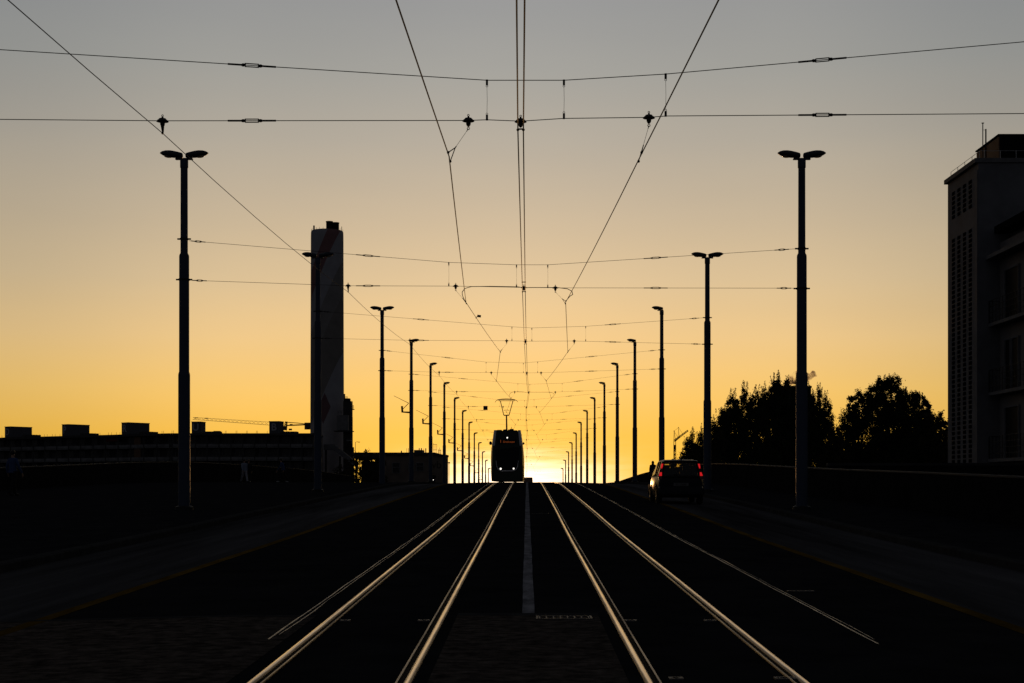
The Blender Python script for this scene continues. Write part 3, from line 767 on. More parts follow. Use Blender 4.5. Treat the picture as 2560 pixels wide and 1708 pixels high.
a = at(714, 1070, D) - o; mb = MB(); mb.bbox((a.x, -1.0, a.z - .1), (.9, 1.1, 1.3), .1); a = at(726, 1074, D) - o; mb.box(a, (.9, .8, .5)); mb.build('cab', M['crane_dark'], t)
D = 380.0; m0 = at(1687, 1160, D)
t = thing('tower_crane', 'small crane above the car with its jib raised to the right', 'crane', (m0.x, D, LAND(D)))
o = Vector(t.location)
mb = MB(); lattice(mb, (0, 0, 0), at(1687, 1113, D) - o, .62, .55, 26, .085, Vector((0, 1, 0))); mb.build('mast', M['crane'], t)
a = at(1687, 1118.5, D) - o; mb = MB(); mb.box((a.x, a.y, a.z), (.62, .7, 1.3)); mb.build('cab', M['crane_dark'], t)
mb = MB(); p0, p1 = at(1686.5, 1104, D) - o, at(1721, 1077.5, D) - o; lattice(mb, p0, p1, .42, .30, 9, .075); 
mb.tube([p0 + Vector((.1, 0, .1)), p0.lerp(p1, .42) + Vector((0, 0, .12))], .20, 6); mb.build('jib', M['crane'], t)
mb = MB(); A_ = at(1685.3, 1078, D) - o; B_ = at(1696.3, 1069, D) - o
mb.tube([at(1684.5, 1104, D) - o, A_, at(1688.5, 1100, D) - o], .07, 5); mb.tube([at(1695, 1093, D) - o, B_, at(1698, 1091, D) - o], .05, 5)
mb.tube([A_, B_], .03, 4); mb.tube([B_, at(1707, 1085, D) - o], .03, 4); mb.tube([A_, at(1694, 1093, D) - o], .035, 4); mb.ell(A_, (.15, .12, .15), 8, 6); mb.ell(B_, (.12, .1, .12), 8, 6)
mb.tube([at(1684.5, 1113, D) - o, at(1684.8, 1103, D) - o], .09, 5); mb.tube([at(1689.4, 1113, D) - o, at(1689, 1103, D) - o], .09, 5)
mb.build('stay_frame', M['crane'], t)

# ------------------------------------------------------------------ LOW BUILDING beside the crest ("vb")
D = 232.0; g = LAND(D)
A_, B_ = at(962, 1131.5, D), at(1116, 1131.5, D)
t = thing('low_building', 'low flat roofed building left of the tram with the letters vb on its wall', 'building', (A_.x, D, g)); o = Vector(t.location)
zt = A_.z - g; w = B_.x - A_.x
sl0 = at(1088, 1131, D).x - o.x; zr2 = at(1119, 1137, D).z - g
mb = MB(); mb.prism([(0, 0), (w, 0), (w, zr2 - .35), (sl0 + 1.2, zr2 - .35), (sl0 - .2, zt - .45), (0, zt - .45)], 0, 5); mb.build('wall', M['warm_wall'], t)
mb = MB(); mb.prism([(-.2, zt - .44), (sl0 - .1, zt - .44), (sl0 + 1.3, zr2 - .34), (w + .1, zr2 - .34), (w + .1, zr2), (sl0 + 1.35, zr2), (sl0, zt), (-.2, zt)], -.3, 5.2); roof = mb.build('roof', M['concrete_dark'], t)
a, b = at(1033, 1124.5, D), at(1054, 1124.5, D); mb = MB(); mb.box(((a.x+b.x)/2 - o.x, 4, (a.z - g + zt)/2), (b.x - a.x, 5, a.z - g - zt)); mb.build('plant_room', M['roof_box'], roof)
mb = MB()
for px, y0, rr in ((1003.5, 1127, .1), (1017, 1121, .035), (1021, 1121, .035), (1048, 1120.5, .08), (1053.5, 1120.5, .09), (1059.5, 1121.5, .04), (1064.5, 1121, .09), (1083, 1108, .03), (1087.5, 1110, .03), (1092, 1111, .03), (1096.5, 1124, .05), (1099, 1119, .03), (1102, 1124, .05)):
    p = at(px, y0, D + 1); mb.tube([(p.x - o.x, 1, zr2 - .1), (p.x - o.x, 1, p.z - g)], rr, 5)
for py in (1111.5, 1125): a, b = at(1083, py, D + 1), at(1092, py, D + 1); mb.tube([(a.x - o.x, 1, a.z - g), (b.x - o.x, 1, b.z - g)], .03, 4)
for py in (1126,): a, b = at(1096.5, py, D + 1), at(1102, py, D + 1); mb.tube([(a.x - o.x, 1, a.z - g), (b.x - o.x, 1, b.z - g)], .03, 4)
mb.build('roof_antennas', M['fitting'], roof)
for px0, px1, py0, py1 in ((982, 999, 1158, 1182), (1022, 1034, 1158, 1177), (1042, 1058, 1158, 1177)):
    a, b = at(px0, py0, D), at(px1, py1, D); cx, cz = (a.x+b.x)/2 - o.x, (a.z+b.z)/2 - g; ww, hh = b.x-a.x, a.z-b.z
    mb = MB(); mb.box((cx, .0, cz), (ww, .08, hh)); wdw = mb.build('window', M['window'], t)
    mb = MB()
    for s in (-1, 1): mb.box((cx + s*(ww/2 + .05), -.06, cz), (.1, .12, hh + .2)); mb.box((cx, -.06, cz + s*(hh/2 + .05)), (ww, .12, .1))
    mb.box((cx, -.06, cz + .1), (ww, .1, .08)); mb.build('frame', M['concrete'], wdw)
p = at(1091.5, 1163, D); text('letters', 'vb', 1.75, M['letter_dark'], t, (p.x - o.x, -.02, p.z - g), .02)
mb = MB(); p = at(1117.5, 1148, D); mb.tube([(w + .12, -.1, 0), (w + .12, -.1, p.z - g)], .1, 8); mb.build('downpipe', M['concrete_dark'], t)
# canopy hall to its left, open under the roof
A2, B2 = at(886, 1131.5, D + 3), at(961, 1131.5, D + 3)
t = thing('canopy', 'flat canopy roof between the chimney plant and the low building, sky glowing beneath it', 'canopy', (A2.x, D + 3, g)); w = B2.x - A2.x
zt = A2.z - g; zb = at(886, 1147.5, D + 3).z - g; zw = at(886, 1153, D + 3).z - g
mb = MB(); mb.box((w/2, 4, (zt + zb)/2), (w, 9, zt - zb)); mb.build('roof', M['concrete_dark'], t)
mb = MB(); mb.box((w/2 + .4, 4, zw/2), (w - .8, .4, zw)); mb.build('back_wall', M['concrete_dark'], t)
for k in range(6):
    mb = MB(); mb.box((w * (k + .3) / 5.5, .6 + (k % 2) * 5, zb/2), (.3, .3, zb)); mb.build('post', M['concrete_dark'], t)

# ------------------------------------------------------------------ small street furniture far left and at the crest
def far_lamp(px, ytop, d, base, label, right=True):
    p = at(px, ytop, d); t = thing('street_lamp', label, 'street lamp', (p.x, d, base)); h = p.z - base
    mb = MB(); mb.tube([(0, 0, 0), (0, 0, h)], [.09, .05], 8); mb.build('shaft', M['pole'], t)
    s = 1 if right else -1; mb = MB(); mb.tube([(0, 0, h), (s*.35, 0, h + .06), (s*.75, 0, h + .02)], .035, 6); mb.ell((s*.72, 0, h), (.28, .12, .07), 10, 6); mb.build('lamp_head', M['lamp_shell'], t, smooth=60)
far_lamp(888.5, 1105.5, 290, LAND(290), 'small distant street lamp right of the chimney plant')
t = thing('sign_post', 'thin sign post in the glow just right of the low building', 'sign post', (at(1122.5, 1200, 168).x, 168, G(-9, 168) + .1)); p = at(1122, 1156, 168)
h = p.z - t.location.z
mb = MB(); mb.tube([(0, 0, 0), (0, 0, h)], .035, 8); mb.build('post', M['fitting'], t)
mb = MB(); mb.bbox((.02, -.05, h - .05), (.22, .02, .16), .005); mb.build('sign_plate', M['sign_back'], t)

# ------------------------------------------------------------------ RIGHT TOWER BUILDING
D = 60.0; s_ = F / D
def bx(px): return (px * K - VX) / s_
def bz(py): return EYE + (VY - py * K) / s_
gz = LAND(D); xl = 19.32; d1 = 64.35
zt = bz(2245 and 363 / K)
t = thing('tower_building', 'tall plain stair tower at the right edge with four columns of perforated blocks', 'building', (xl, D, gz)); o = Vector(t.location)
H = zt - gz; W = 9.0
mb = MB(); mb.box((W/2, (d1 - D)/2, H/2 - .1), (W, d1 - D, H - .2))
mb.build('wall', M['render_wall'], t)
mb = MB(); mb.box((W/2 - .05, (d1 - D)/2, H - .10), (W + .22, d1 - D + .12, .19)); roof = mb.build('roof_slab', M['concrete'], t)
# perforated columns on the street side (x = 0 face): six rows, a plain band, then all the way down
for c in range(4):
    yc = (d1 - D) * (.245 + c * .185)
    keep = MB(); low = MB(); z = H - .80; r_ = 0
    while z > 1.0:
        if not 6 <= r_ <= 9: (keep if r_ < 6 else low).box((-.004, yc, z), (.03, .38, .15))  # near-black blocks on the wall face; the holes' shade is their colour
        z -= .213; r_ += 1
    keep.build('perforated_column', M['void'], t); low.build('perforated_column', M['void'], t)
mb = MB(); mb.box((-.02, .17, H/2 - .25), (.06, .30, H - .5)); mb.build('corner_strip', M['render_wall'], t)
# roof railing, masts and roof house
mb = MB()
for k in range(5): mb.tube([(.1, .15 + k * (d1 - D - .3)/4, H - .02), (.1, .15 + k * (d1 - D - .3)/4, H + .33)], .012, 6)
mb.tube([(.1, .15, H + .33), (.1, d1 - D - .15, H + .33)], .010, 6)
for k in range(6): mb.tube([(.3 + k * .68, .12, H - .02), (.3 + k * .68, .12, H + .36)], .014, 6)
mb.tube([(.1, .12, H + .34), (4, .12, H + .34)], .008, 6); mb.build('roof_railing', M['rail_white'], roof)
def bzd(py, d): return EYE + (VY - py * K) / F * d - gz
mb = MB(); zc = bzd(308, 61); zm = bzd(323, 61); xm = (2457 * K - VX) / F * 61 - xl; x2 = (2464.6 * K - VX) / F * 61 - xl
mb.tube([(xm, 1.0, H - .05), (xm, 1.0, zc)], .022, 8); mb.box((xm, 1.0, zc), (.10, .05, .035)); mb.tube([(x2, 1.0, H - .05), (x2, 1.0, zm)], .032, 8); mb.tube([(xm, 1.0, zm - .04), (x2, 1.0, zm - .04)], .008, 5); mb.build('roof_mast', M['fitting'], roof)
x0 = (2497 * K - VX) / F * 60.55 - xl; zh = bzd(335, 60.5)
mb = MB(); mb.box((x0 + 3, .55 + 1.5, (H + zh)/2 - .05), (6.0, 3.0, zh - H - .1)); rh = mb.build('roof_house', M['brown'], roof)
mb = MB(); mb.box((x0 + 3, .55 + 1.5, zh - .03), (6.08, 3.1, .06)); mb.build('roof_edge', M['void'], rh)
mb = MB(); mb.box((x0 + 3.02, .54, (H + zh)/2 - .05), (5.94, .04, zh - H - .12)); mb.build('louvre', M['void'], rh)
# flats with balconies, running along the street towards the camera
t = thing('balcony_flats', 'block of flats with railed balconies at the right edge, in front of the stair tower', 'building', (20.2, 59.9, gz)); o = Vector(t.location)
Lf = 22.0; zro = bz(644) - gz
mb = MB(); mb.box((5, -Lf/2, (zro + .6)/2), (10, Lf, zro + .6)); mb.build('wall', M['facade'], t)
mb = MB(); mb.box((4.4, -Lf/2, zro - .05), (10.0, Lf + .0, .16)); mb.build('roof_overhang', M['concrete'], t)
mb = MB(); xa2 = .35; zb0 = bz(604) - gz
mb.box((xa2 + 4, -Lf/2, zb0 - .02 - .4), (7.9, Lf - .2, 1.6)); up = mb.build('attic_storey', M['facade'], t)
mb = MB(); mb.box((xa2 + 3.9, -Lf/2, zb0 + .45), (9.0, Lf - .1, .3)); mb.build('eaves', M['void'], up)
mb = MB(); mb.box((xa2 + .02 + .0, -2.6, zb0 - .55), (.08, 1.2, .8)); mb.build('window', M['flat_window'], up)
for k, pyb in enumerate((819, 990.7, 1156)):
    zb = bz(pyb) - gz
    mb = MB(); mb.box((-.25, -Lf/2 + .0, zb + .07), (.5, Lf - .04, .14)); slab = mb.build('balcony', M['concrete'], t)
    mb = MB()
    for j in range(46): mb.tube([(-.46, -.05 - j * .42, zb + .10), (-.46, -.05 - j * .42, zb + 1.1)], .018 if j else .03, 5)
    for hh in (1.1, .85, .6, .35): mb.tube([(-.46, -.05, zb + hh), (-.46, -19, zb + hh)], .014, 5)
    mb.tube([(-.46, -.05, zb + 1.1), (0, -.05, zb + 1.1)], .014, 5); mb.build('railing', M['fitting'], slab)
    for y0, ww in (((-1.15, .62), (-2.05, .75)) if k == 1 else ((-1.65, 1.6),)) + ((-5.2, 1.6), (-9, 1.6)):
        mb = MB(); mb.box((0.0, y0, zb + 1.22), (.06, ww, 2.1)); wd = mb.build('balcony_door', M['flat_window'], t)
        mb = MB()
        for s in (-1, 1): mb.box((-.035, y0 + s * (ww/2 + .03), zb + 1.22), (.10, .06, 2.1))
        mb.box((-.035, y0, zb + 2.30), (.10, ww + .12, .06)); mb.build('frame', M['render_wall'], wd)

t = thing('boundary_wall', 'level dark wall behind the right parapet at the foot of the stair tower', 'wall', (11.6, 54, LAND(54)))
hw_ = at(2300, 1158, 54).z - LAND(54)
mb = MB(); mb.box((3.95, .15, hw_/2 - .05), (7.9, .3, hw_ - .1)); mb.build('wall_body', M['parapet'], t)
mb = MB(); mb.box((3.95, .15, hw_ - .048), (7.9, .36, .10)); mb.build('coping', M['concrete_dark'], t)

# ------------------------------------------------------------------ BRICK TOWER WITH SMOKE behind the trees
D = 255.0; a, b = at(1950, 965, D), at(2028, 964, D)
t = thing('boiler_house', 'square dark industrial block behind the left tree group and nearest right lamp pole', 'industrial building', (a.x, D, LAND(D)))
w = b.x - a.x; h = a.z - LAND(D)
mb = MB(); mb.box((w/2, 3, h/2 - .2), (w, 6, h - .4)); mb.build('wall', M['concrete_dark'], t)
mb = MB(); mb.box((w/2, 3, h - .18), (w + .2, 6.2, .35)); mb.build('roof', M['concrete_dark'], t)
mb = MB(); mb.lathe([(.45, h - .1), (.42, h + .6), (.5, h + .62), (.5, h + .75)], (w*.28, 2, 0), 14); mb.build('stack', M['concrete_dark'], t)
rng = random.Random(3); mb = MB()
path = [(1966, 962), (1970, 955), (1977, 951), (1985, 946), (1994, 941), (2004, 939), (2014, 942), (2022, 943), (2027, 941), (2031, 936), (2037, 935), (2043, 940)]
rad = [.35, .75, 1.0, 1.15, 1.1, 1.0, .95, .8, .75, .7, .5, .15]
pts = [at(px, py, D + 2) for px, py in path]; o = pts[0]
rings = []
for p, r_ in zip(pts, rad):
    rings.append([p - o + Vector((0, math.cos(k*math.pi/6)*r_*1.1, math.sin(k*math.pi/6)*r_*rng.uniform(.8, 1.25))) + Vector((math.cos(k*math.pi/6)*.0, 0, 0)) for k in range(12)])
mb.loft(rings)
sm = bpy.data.materials.new('smoke'); sm.use_nodes = True; nt = sm.node_tree; nt.nodes.remove(nt.nodes['Principled BSDF'])
pv = nt.nodes.new('ShaderNodeVolumePrincipled'); pv.inputs['Color'].default_value = (.66, .43, .44, 1); pv.inputs['Anisotropy'].default_value = .55
tc = nt.nodes.new('ShaderNodeTexCoord'); nz = nt.nodes.new('ShaderNodeTexNoise'); nz.inputs['Scale'].default_value = .9; nz.inputs['Detail'].default_value = 4
nt.links.new(tc.outputs['Object'], nz.inputs['Vector']); mr = nt.nodes.new('ShaderNodeMapRange'); mr.inputs['From Min'].default_value = .44; mr.inputs['From Max'].default_value = .66; mr.inputs['To Max'].default_value = 2.6
nt.links.new(nz.outputs['Fac'], mr.inputs['Value']); nt.links.new(mr.outputs[0], pv.inputs['Density']); nt.links.new(pv.outputs[0], nt.nodes['Material Output'].inputs['Volume'])
tag(mb.build('smoke', sm, None, o), 'small purple grey smoke plume drifting right above the trees', 'smoke', None, 'stuff')

# ------------------------------------------------------------------ TREES
def tree(name, label, px, pyt, d, lobes, nleaf, seed, m, group, size=.17, trunk_h=None):
    nleaf = int(nleaf * (2.9 if name != 'shrub' else 1.8)); size *= 1.05
    rng = random.Random(seed); x = (px * K - VX) / F * d; g = LAND(d); top = at(px, pyt, d).z
    t = thing(name, label, 'tree', (x, d, g), group=group); H = top - g
    mb = MB(); br = []
    mb.tube([(0, 0, -.3), (.06, 0, H*.25), (-.04, .05, H*.55), (0, 0, H*.8)], [.26, .20, .13, .04], 8)
    for lb in lobes:
        cx, cy, cz, rx, ry, rz = lb
        zc = H + cz; b0 = max(H*.25, min(zc - rz*1.1 - 1.0, H*.6))
        mb.tube([(0, 0, b0), (cx*.5, cy*.5, (b0 + zc)/2 - .3), (cx, cy, zc - rz*.2), (cx, cy, zc + rz*.75)], [.10, .07, .04, .012], 5)
        br.append((cx, cy, zc))
    mb.build('trunk', M['bark'], t, smooth=60)
    tot = sum((l[3]*l[4]*l[5]) ** (2/3) for l in lobes); vs = []; fs = []
    for cx, cy, cz, rx, ry, rz in lobes:
        k = int(nleaf * (rx*ry*rz) ** (2/3) / tot)
        # sub-clumps make the uneven outline and the gaps
        clumps = []
        for _ in range(max(7, k // 55)):
            u = rng.uniform(-1, 1); a = rng.uniform(0, 2*math.pi); q = math.sqrt(1 - u*u); rr = rng.uniform(.45, 1.0) ** .6
            clumps.append((cx + rx*q*math.cos(a)*rr, cy + ry*q*math.sin(a)*rr, H + cz + rz*u*rr, rng.uniform(.22, .48) * min(1, max(rx, .5))))
        for _ in range(k):
            c = rng.choice(clumps)
            px_, py_, pz_ = (c[0] + rng.gauss(0, c[3]*.46), c[1] + rng.gauss(0, c[3]*.46), c[2] + rng.gauss(0, c[3]*.62))
            u1 = Vector((rng.gauss(0, 1), rng.gauss(0, 1), rng.gauss(0, 1))).normalized(); u2 = u1.orthogonal().normalized()
            l = size * rng.uniform(.6, 1.3); w = l * .55; p = Vector((px_, py_, pz_)); o_ = len(vs)
            vs += [p - u1*l*.5, p + u2*w*.5, p + u1*l*.5, p - u2*w*.5]; fs.append((o_, o_+1, o_+2, o_+3))
    if name != 'shrub':       # fine leading shoots that make the outline spiky
        for cx, cy, cz, rx, ry, rz in lobes:
            for _ in range(5 if name == 'hornbeam_tree' else 3):
                a = rng.uniform(0, 2*math.pi); q = rng.uniform(.1, .95)
                sx_, sy_ = cx + rx*q*math.cos(a), cy + ry*q*math.sin(a); sz = H + cz + rz*math.sqrt(1 - q*q) - .15
                Ls = rng.uniform(.35, .95) if name == 'hornbeam_tree' else rng.uniform(.2, .45); lx = rng.uniform(-.12, .12) + (cx * .04)
                for j in range(int(Ls * 42)):
                    u = rng.random(); wd = .13 * (1 - u) + .025
                    p = Vector((sx_ + lx*u + rng.gauss(0, wd*.6), sy_ + rng.gauss(0, wd*.6), sz + Ls*u)); u1 = Vector((rng.gauss(0, .6), rng.gauss(0, .6), rng.gauss(0, 1))).normalized(); u2 = u1.orthogonal().normalized()
                    l = size * rng.uniform(.5, .9); w = l * .5; o_ = len(vs)
                    vs += [p - u1*l*.5, p + u2*w*.5, p + u1*l*.5, p - u2*w*.5]; fs.append((o_, o_+1, o_+2, o_+3))
    mb = MB(); mb.v = [tuple(v) for v in vs]; mb.f = fs
    mb.build('crown', m, t)
    return t
def plume(dx, top, w, h, seed):       # a column of narrow lobes ending in a wispy leader
    return [(dx, 0, top - h*.16, w*.36, w*.4, h*.15), (dx + .05, .1, top - h*.38, w*.75, w*.7, h*.22), (dx, -.1, top - h*.72, w*1.1, w*1.0, h*.32)]
TG = 'trees behind the right parapet'
# px is the axis, top from silhouette; all about 110-125 m away, 30 px per metre
tree('hornbeam_tree', 'small sparse tree directly behind the second right lamp pole, right of the crane', 1740, 1077, 112,
     plume(-.35, -.25, .85, 3.4, 1) + plume(.35, -.1, .85, 3.2, 2) + plume(-.75, -.9, .6, 2.6, 3) + [(-.2, 0, -3.6, .9, .8, 1.2), (1.1, .3, -1.3, .5, .5, .8), (1.9, .2, -1.0, .55, .6, .9), (1.5, 0, -3.4, .9, .8, 1.3), (-.2, 0, -2.2, .9, .8, .9), (.1, 0, -4.6, 1.3, .9, 1.2)], 7500, 11, M['leaf2'], TG, .15)
tree('hornbeam_tree', 'bushy dark tree with a stepped left edge, leftmost of the big tree group', 1836, 985, 116,
     plume(-.1, .1, .9, 3.2, 3) + plume(.85, .45, .75, 3.0, 4) + plume(-.95, -1.4, .7, 3, 5) + plume(1.75, .3, .8, 3.2, 4) + [(-1.5, 0, -4.0, .9, .9, 1.2), (-2.0, 0, -5.6, 1.1, 1, 1.3), (-1.2, 0, -3.4, 1.0, 1, 1.5), (-.2, 0, -3.2, 1.5, 1.3, 1.6), (0, 0, -5.4, 2.0, 1.5, 2.0), (1.8, 0, -3.4, 1.4, 1.3, 2.2), (1.8, 0, -6, 2, 1.6, 2), (-1.2, 0, -6.2, 1.7, 1.3, 1.4), (.6, 0, -5, 1.8, 1.4, 1.6)], 20000, 12, M['leaf'], TG, .17)
tree('hornbeam_tree', 'dark upright tree with feathery top shoots just left of the nearest right lamp pole', 1934, 952, 118,
     plume(.0, 0, .7, 3.0, 6) + plume(.35, .15, .4, 2.2, 6) + plume(-.75, -.75, .75, 2.8, 7) + plume(.95, -.6, .8, 2.8, 8) + [(0, 0, -2.9, 1.5, 1.3, 1.5), (0, 0, -5.0, 2.2, 1.6, 2.2), (0, 0, -7, 2.3, 1.6, 2)], 14000, 13, M['leaf'], TG, .17)
tree('hornbeam_tree', 'dark tree mostly hidden behind the nearest right lamp pole', 1990, 959, 121,
     plume(0, 0, .8, 2.6, 6) + plume(.9, -.4, .8, 2.6, 9) + plume(-.8, .3, .5, 2.4, 3) + [(0, 0, -2.6, 1.5, 1.3, 1.5), (.3, 0, -4.6, 2.2, 1.6, 2.2), (.3, 0, -6.6, 2.2, 1.6, 2)], 11000, 14, M['leaf'], TG, .17)
tree('hornbeam_tree', 'dark tree with spiky loose shoots just right of the nearest right lamp pole', 2048, 976, 117,
     plume(0, 0, .34, 2.4, 6) + plume(.55, -.55, .62, 2.8, 9) + plume(-.5, -.45, .5, 2.6, 9) + plume(-1.0, -.3, .5, 2.4, 3) + [(0, 0, -3.0, .95, 1.0, 1.2), (.2, 0, -4.4, 1.3, 1.3, 1.8), (-.2, 0, -6.2, 1.7, 1.4, 2)], 9000, 15, M['leaf'], TG, .155)
tree('maple_shrub', 'low thin tree filling the gap between the two big tree groups', 2089, 1062, 112,
     [(-.1, 0, -.4, .3, .3, .5), (.35, .1, -.6, .35, .3, .55), (0, 0, -1.6, .75, .7, .9), (0, 0, -3.2, 1.2, .9, 1.3), (0, 0, -4.4, 1.6, 1.0, 1.3)], 4200, 16, M['leaf2'], TG, .15)
tree('maple_tree', 'narrow dark tree forming the left shoulder of the right tree group', 2146, 982, 122,
     [(.0, 0, -.5, .42, .5, .7), (-.75, 0, -1.0, .34, .4, .75), (.8, 0, -.9, .6, .6, .8), (.1, 0, -2.0, 1.0, 1, 1.1), (-.5, 0, -2.8, 1.2, 1, 1.3), (.3, 0, -4.6, 1.9, 1.5, 2), (0, 0, -6.5, 2.3, 1.6, 2), (-1.2, 0, -5.4, 1.6, 1.3, 1.6)], 13500, 17, M['leaf'], TG, .18)
tree('maple_tree', 'tallest rounded tree of the right group, with sky showing through its crown', 2220, 947, 120,
     [(-.35, 0, -.45, .62, .7, .62), (.35, 0, -.55, .75, .7, .7), (-1.05, .1, -1.45, .75, .8, .8), (1.25, 0, -1.45, .5, .6, .6), (-.2, 0, -1.8, .8, .8, .6), (.75, 0, -2.7, 1.0, 1.0, .9), (-.6, 0, -3.0, 1.3, 1.2, 1.1), (.4, 0, -4.6, 2.0, 1.5, 1.6), (0, 0, -6.6, 2.5, 1.7, 2), (1.2, 0, -6.2, 1.9, 1.4, 1.6)], 17500, 18, M['leaf'], TG, .19)
tree('maple_tree', 'loose rounded tree leaning toward the stair tower, right of the tallest tree', 2285, 979, 118,
     [(0, 0, -.5, .5, .55, .6), (-1.05, 0, -.7, .5, .55, .7), (.5, 0, -.8, .5, .6, .6), (1.0, 0, -1.45, .45, .55, .55), (-.4, 0, -1.8, 1.0, .9, .9), (.9, 0, -2.5, .8, .9, .9), (.2, 0, -3.6, 1.5, 1.2, 1.2), (0, 0, -5.8, 2.3, 1.5, 1.9), (.6, 0, -4.8, 1.6, 1.3, 1.4)], 13500, 19, M['leaf'], TG, .19)
tree('maple_tree', 'low ragged tree touching the left edge of the stair tower', 2352, 1036, 113,
     [(0, 0, -.45, .45, .5, .55), (.6, 0, -1.0, .5, .5, .55), (-.5, 0, -1.4, .7, .7, .7), (-.9, 0, -.7, .6, .6, .6), (.4, 0, -2.2, .9, .8, .9), (-.6, 0, -2.4, 1.1, .9, .9), (0, 0, -3.6, 1.3, 1.0, 1.3), (.9, 0, -3.2, .8, .8, 1.0), (0, 0, -5.2, 1.5, 1.2, 1.5), (.6, 0, -4.3, 1.1, 1, 1)], 9500, 20, M['leaf2'], TG, .18)
for px, py, d, lab, sd, nl in ((905, 1126, 222, 'bare looking shrub right of the sloping gallery, glow showing through it', 31, 1500), (884, 1150, 214, 'low shrub at the foot of the sloping gallery', 32, 900), (938, 1143, 226, 'dark shrub in front of the open canopy', 33, 1800), (860, 1166, 205, 'low dark bush at the foot of the chimney plant', 34, 1200)):
    tree('shrub', lab, px, py, d, [(-.5, 0, -.6, .8, .8, .7), (.7, 0, -.9, .9, .8, .8), (0, 0, -2.0, 1.5, 1.2, 1.0), (0, 0, -4.0, 1.9, 1.4, 1.7)], nl, sd, M['leaf2'], 'shrubs by the chimney plant', .26)

# ------------------------------------------------------------------ TRAM
D = 100.0; tx = -1.40
t = thing('tram', 'dark green oncoming tram with three white headlights and a raised pantograph', 'tram', (tx, D, G(tx, D))); t.scale = (1, 1, 1.03)
def hw(z):            # half width of the body at height z
    if z < .45: return 1.14 + .03 * (z - .1) / .35
    if z < 1.9: return 1.175
    return 1.175 - .19 * ((z - 1.9) / 1.65) ** 1.4
zs = [.07, .3, .6, 1.0, 1.4, 1.9, 2.3, 2.7, 3.1, 3.4, 3.52]
def tring(y, sx, zoff=0, rake=0):
    P = []
    for z in zs: P.append(Vector((hw(z)*sx, y + max(0, z - .9)*rake, z)))
    P.append(Vector((hw(3.52)*sx - .05, y + 2.6*rake, 3.56)))
    Q = [Vector((-p.x, p.y, p.z)) for p in reversed(P)]
    return P + Q
mb = MB(); mb.loft([tring(0, .80, 0, .16), tring(.10, .90, 0, .15), tring(.32, .965, 0, .13), tring(.9, 1.0, 0, .08), tring(2.2, 1, 0, 0), tring(9.2, 1)])
body = mb.build('body', M['tram_green'], t, smooth=35)
mb = MB(); mb.loft([tring(10.0, 1), tring(19.5, 1)]); mb.loft([tring(20.3, 1), tring(29.5, 1)]); mb.build('rear_car', M['tram_green'], t, smooth=35)
mb = MB(); mb.loft([tring(9.22, .93), tring(9.98, .93)]); mb.loft([tring(19.52, .93), tring(20.28, .93)]); mb.build('bellows', M['rubber'], t)
def fy(z): return max(0, z - .9) * .16      # front plane
# windscreen, a U wide at the top, set just proud of the nose
outl = []
for z, x in ((3.42, .88), (3.2, .90), (2.6, .90), (2.0, .85), (1.5, .80), (1.1, .74), (.92, .66), (.82, .52), (.78, .3)): outl.append((x, z))
L_ = [Vector((x, fy(z) - .012 + (.10 if abs(x) > .8 else .04) * 0, z)) for x, z in outl] ; Rr = [Vector((-p.x, p.y, p.z)) for p in reversed(L_)]
ring = L_ + Rr
def bend(p, off):     # follow the curved nose sideways
    a = abs(p.x) / (hw(p.z)); y = fy(p.z) + (0 if a < .78 else (a - .78) * .9)
    return Vector((p.x, y + off, p.z))
mb = MB(); mb.loft([[bend(p, -.02) for p in ring], [bend(p, .06) for p in ring]]); ws = mb.build('windscreen', M['tram_glass'], t, smooth=30)
mb = MB(); mb.tube([bend(p, -.02) for p in ring[4:-4]], [.02, .03, .04, .045, .05] + [.05] * (len(ring) - 18) + [.05, .045, .04, .03, .02], 6); mb.build('windscreen_trim', M['tram_light'], t, smooth=60)
for s in (-1, 1):
    mb = MB(); mb.loft([[Vector((s * (hw(z)*sx + .006), y + max(0, z-.9)*rk, z)) for z in (2.55, 2.9, 3.3, 3.5, 3.64)] for y, sx, rk in ((-.01, .79, .16), (.09, .905, .15), (.33, .967, .13), (.9, 1.0, .08))], cap=False, closed=False)
    mb.build('roof_fairing', M['tram_light'], t, smooth=40)
for s in (-1, 1):
    mb = MB(); mb.loft([[Vector((s * (hw(z)*sx + .012), y + max(0, z-.9)*rk, z)) for z in (1.15, 1.6, 2.1, 2.45)] for y, sx, rk in ((.13, .905, .15), (.34, .967, .13), (.95, 1.0, .08))], cap=False, closed=False)
    mb.build('corner_window', M['window'], t, smooth=40)
    mb = MB()
    for y0, y1 in ((1.6, 3.4), (3.6, 5.4), (5.6, 7.4), (7.6, 9.0), (10.3, 12.4), (12.6, 14.8), (15, 17), (17.2, 19.2), (20.6, 23), (23.3, 26), (26.3, 29)):
        mb.loft([[Vector((s * (hw(z) + .010), y, z)) for z in (1.2, 1.7, 2.2, 2.5)] for y in (y0, y1)], cap=False, closed=False)
    mb.build('side_windows', M['window'], t, smooth=40)
for x, z, r_ in ((0, 3.10, .05), (-.465, .94, .068), (.46, .955, .058)):
    mb = MB(); mb.lathe([(r_*1.4, .0), (r_*1.4, .05), (r_*1.05, .052)], (x, fy(z) - .072, z), 14, 'y'); hl = mb.build('headlight', M['black'], t, smooth=30)
    mb = MB(); mb.lathe([(r_, 0), (r_*.97, -.01), (r_*.5, -.02)], (x, fy(z) - .075, z), 14, 'y'); mb.build('lens', M['headlight'], hl, smooth=40)
mb = MB(); mb.box((.0, fy(2.82) - .01, 2.82), (1.35, .05, .30), Matrix.Rotation(-.16, 3, 'X')); dp = mb.build('destination_display', M['black'], t)
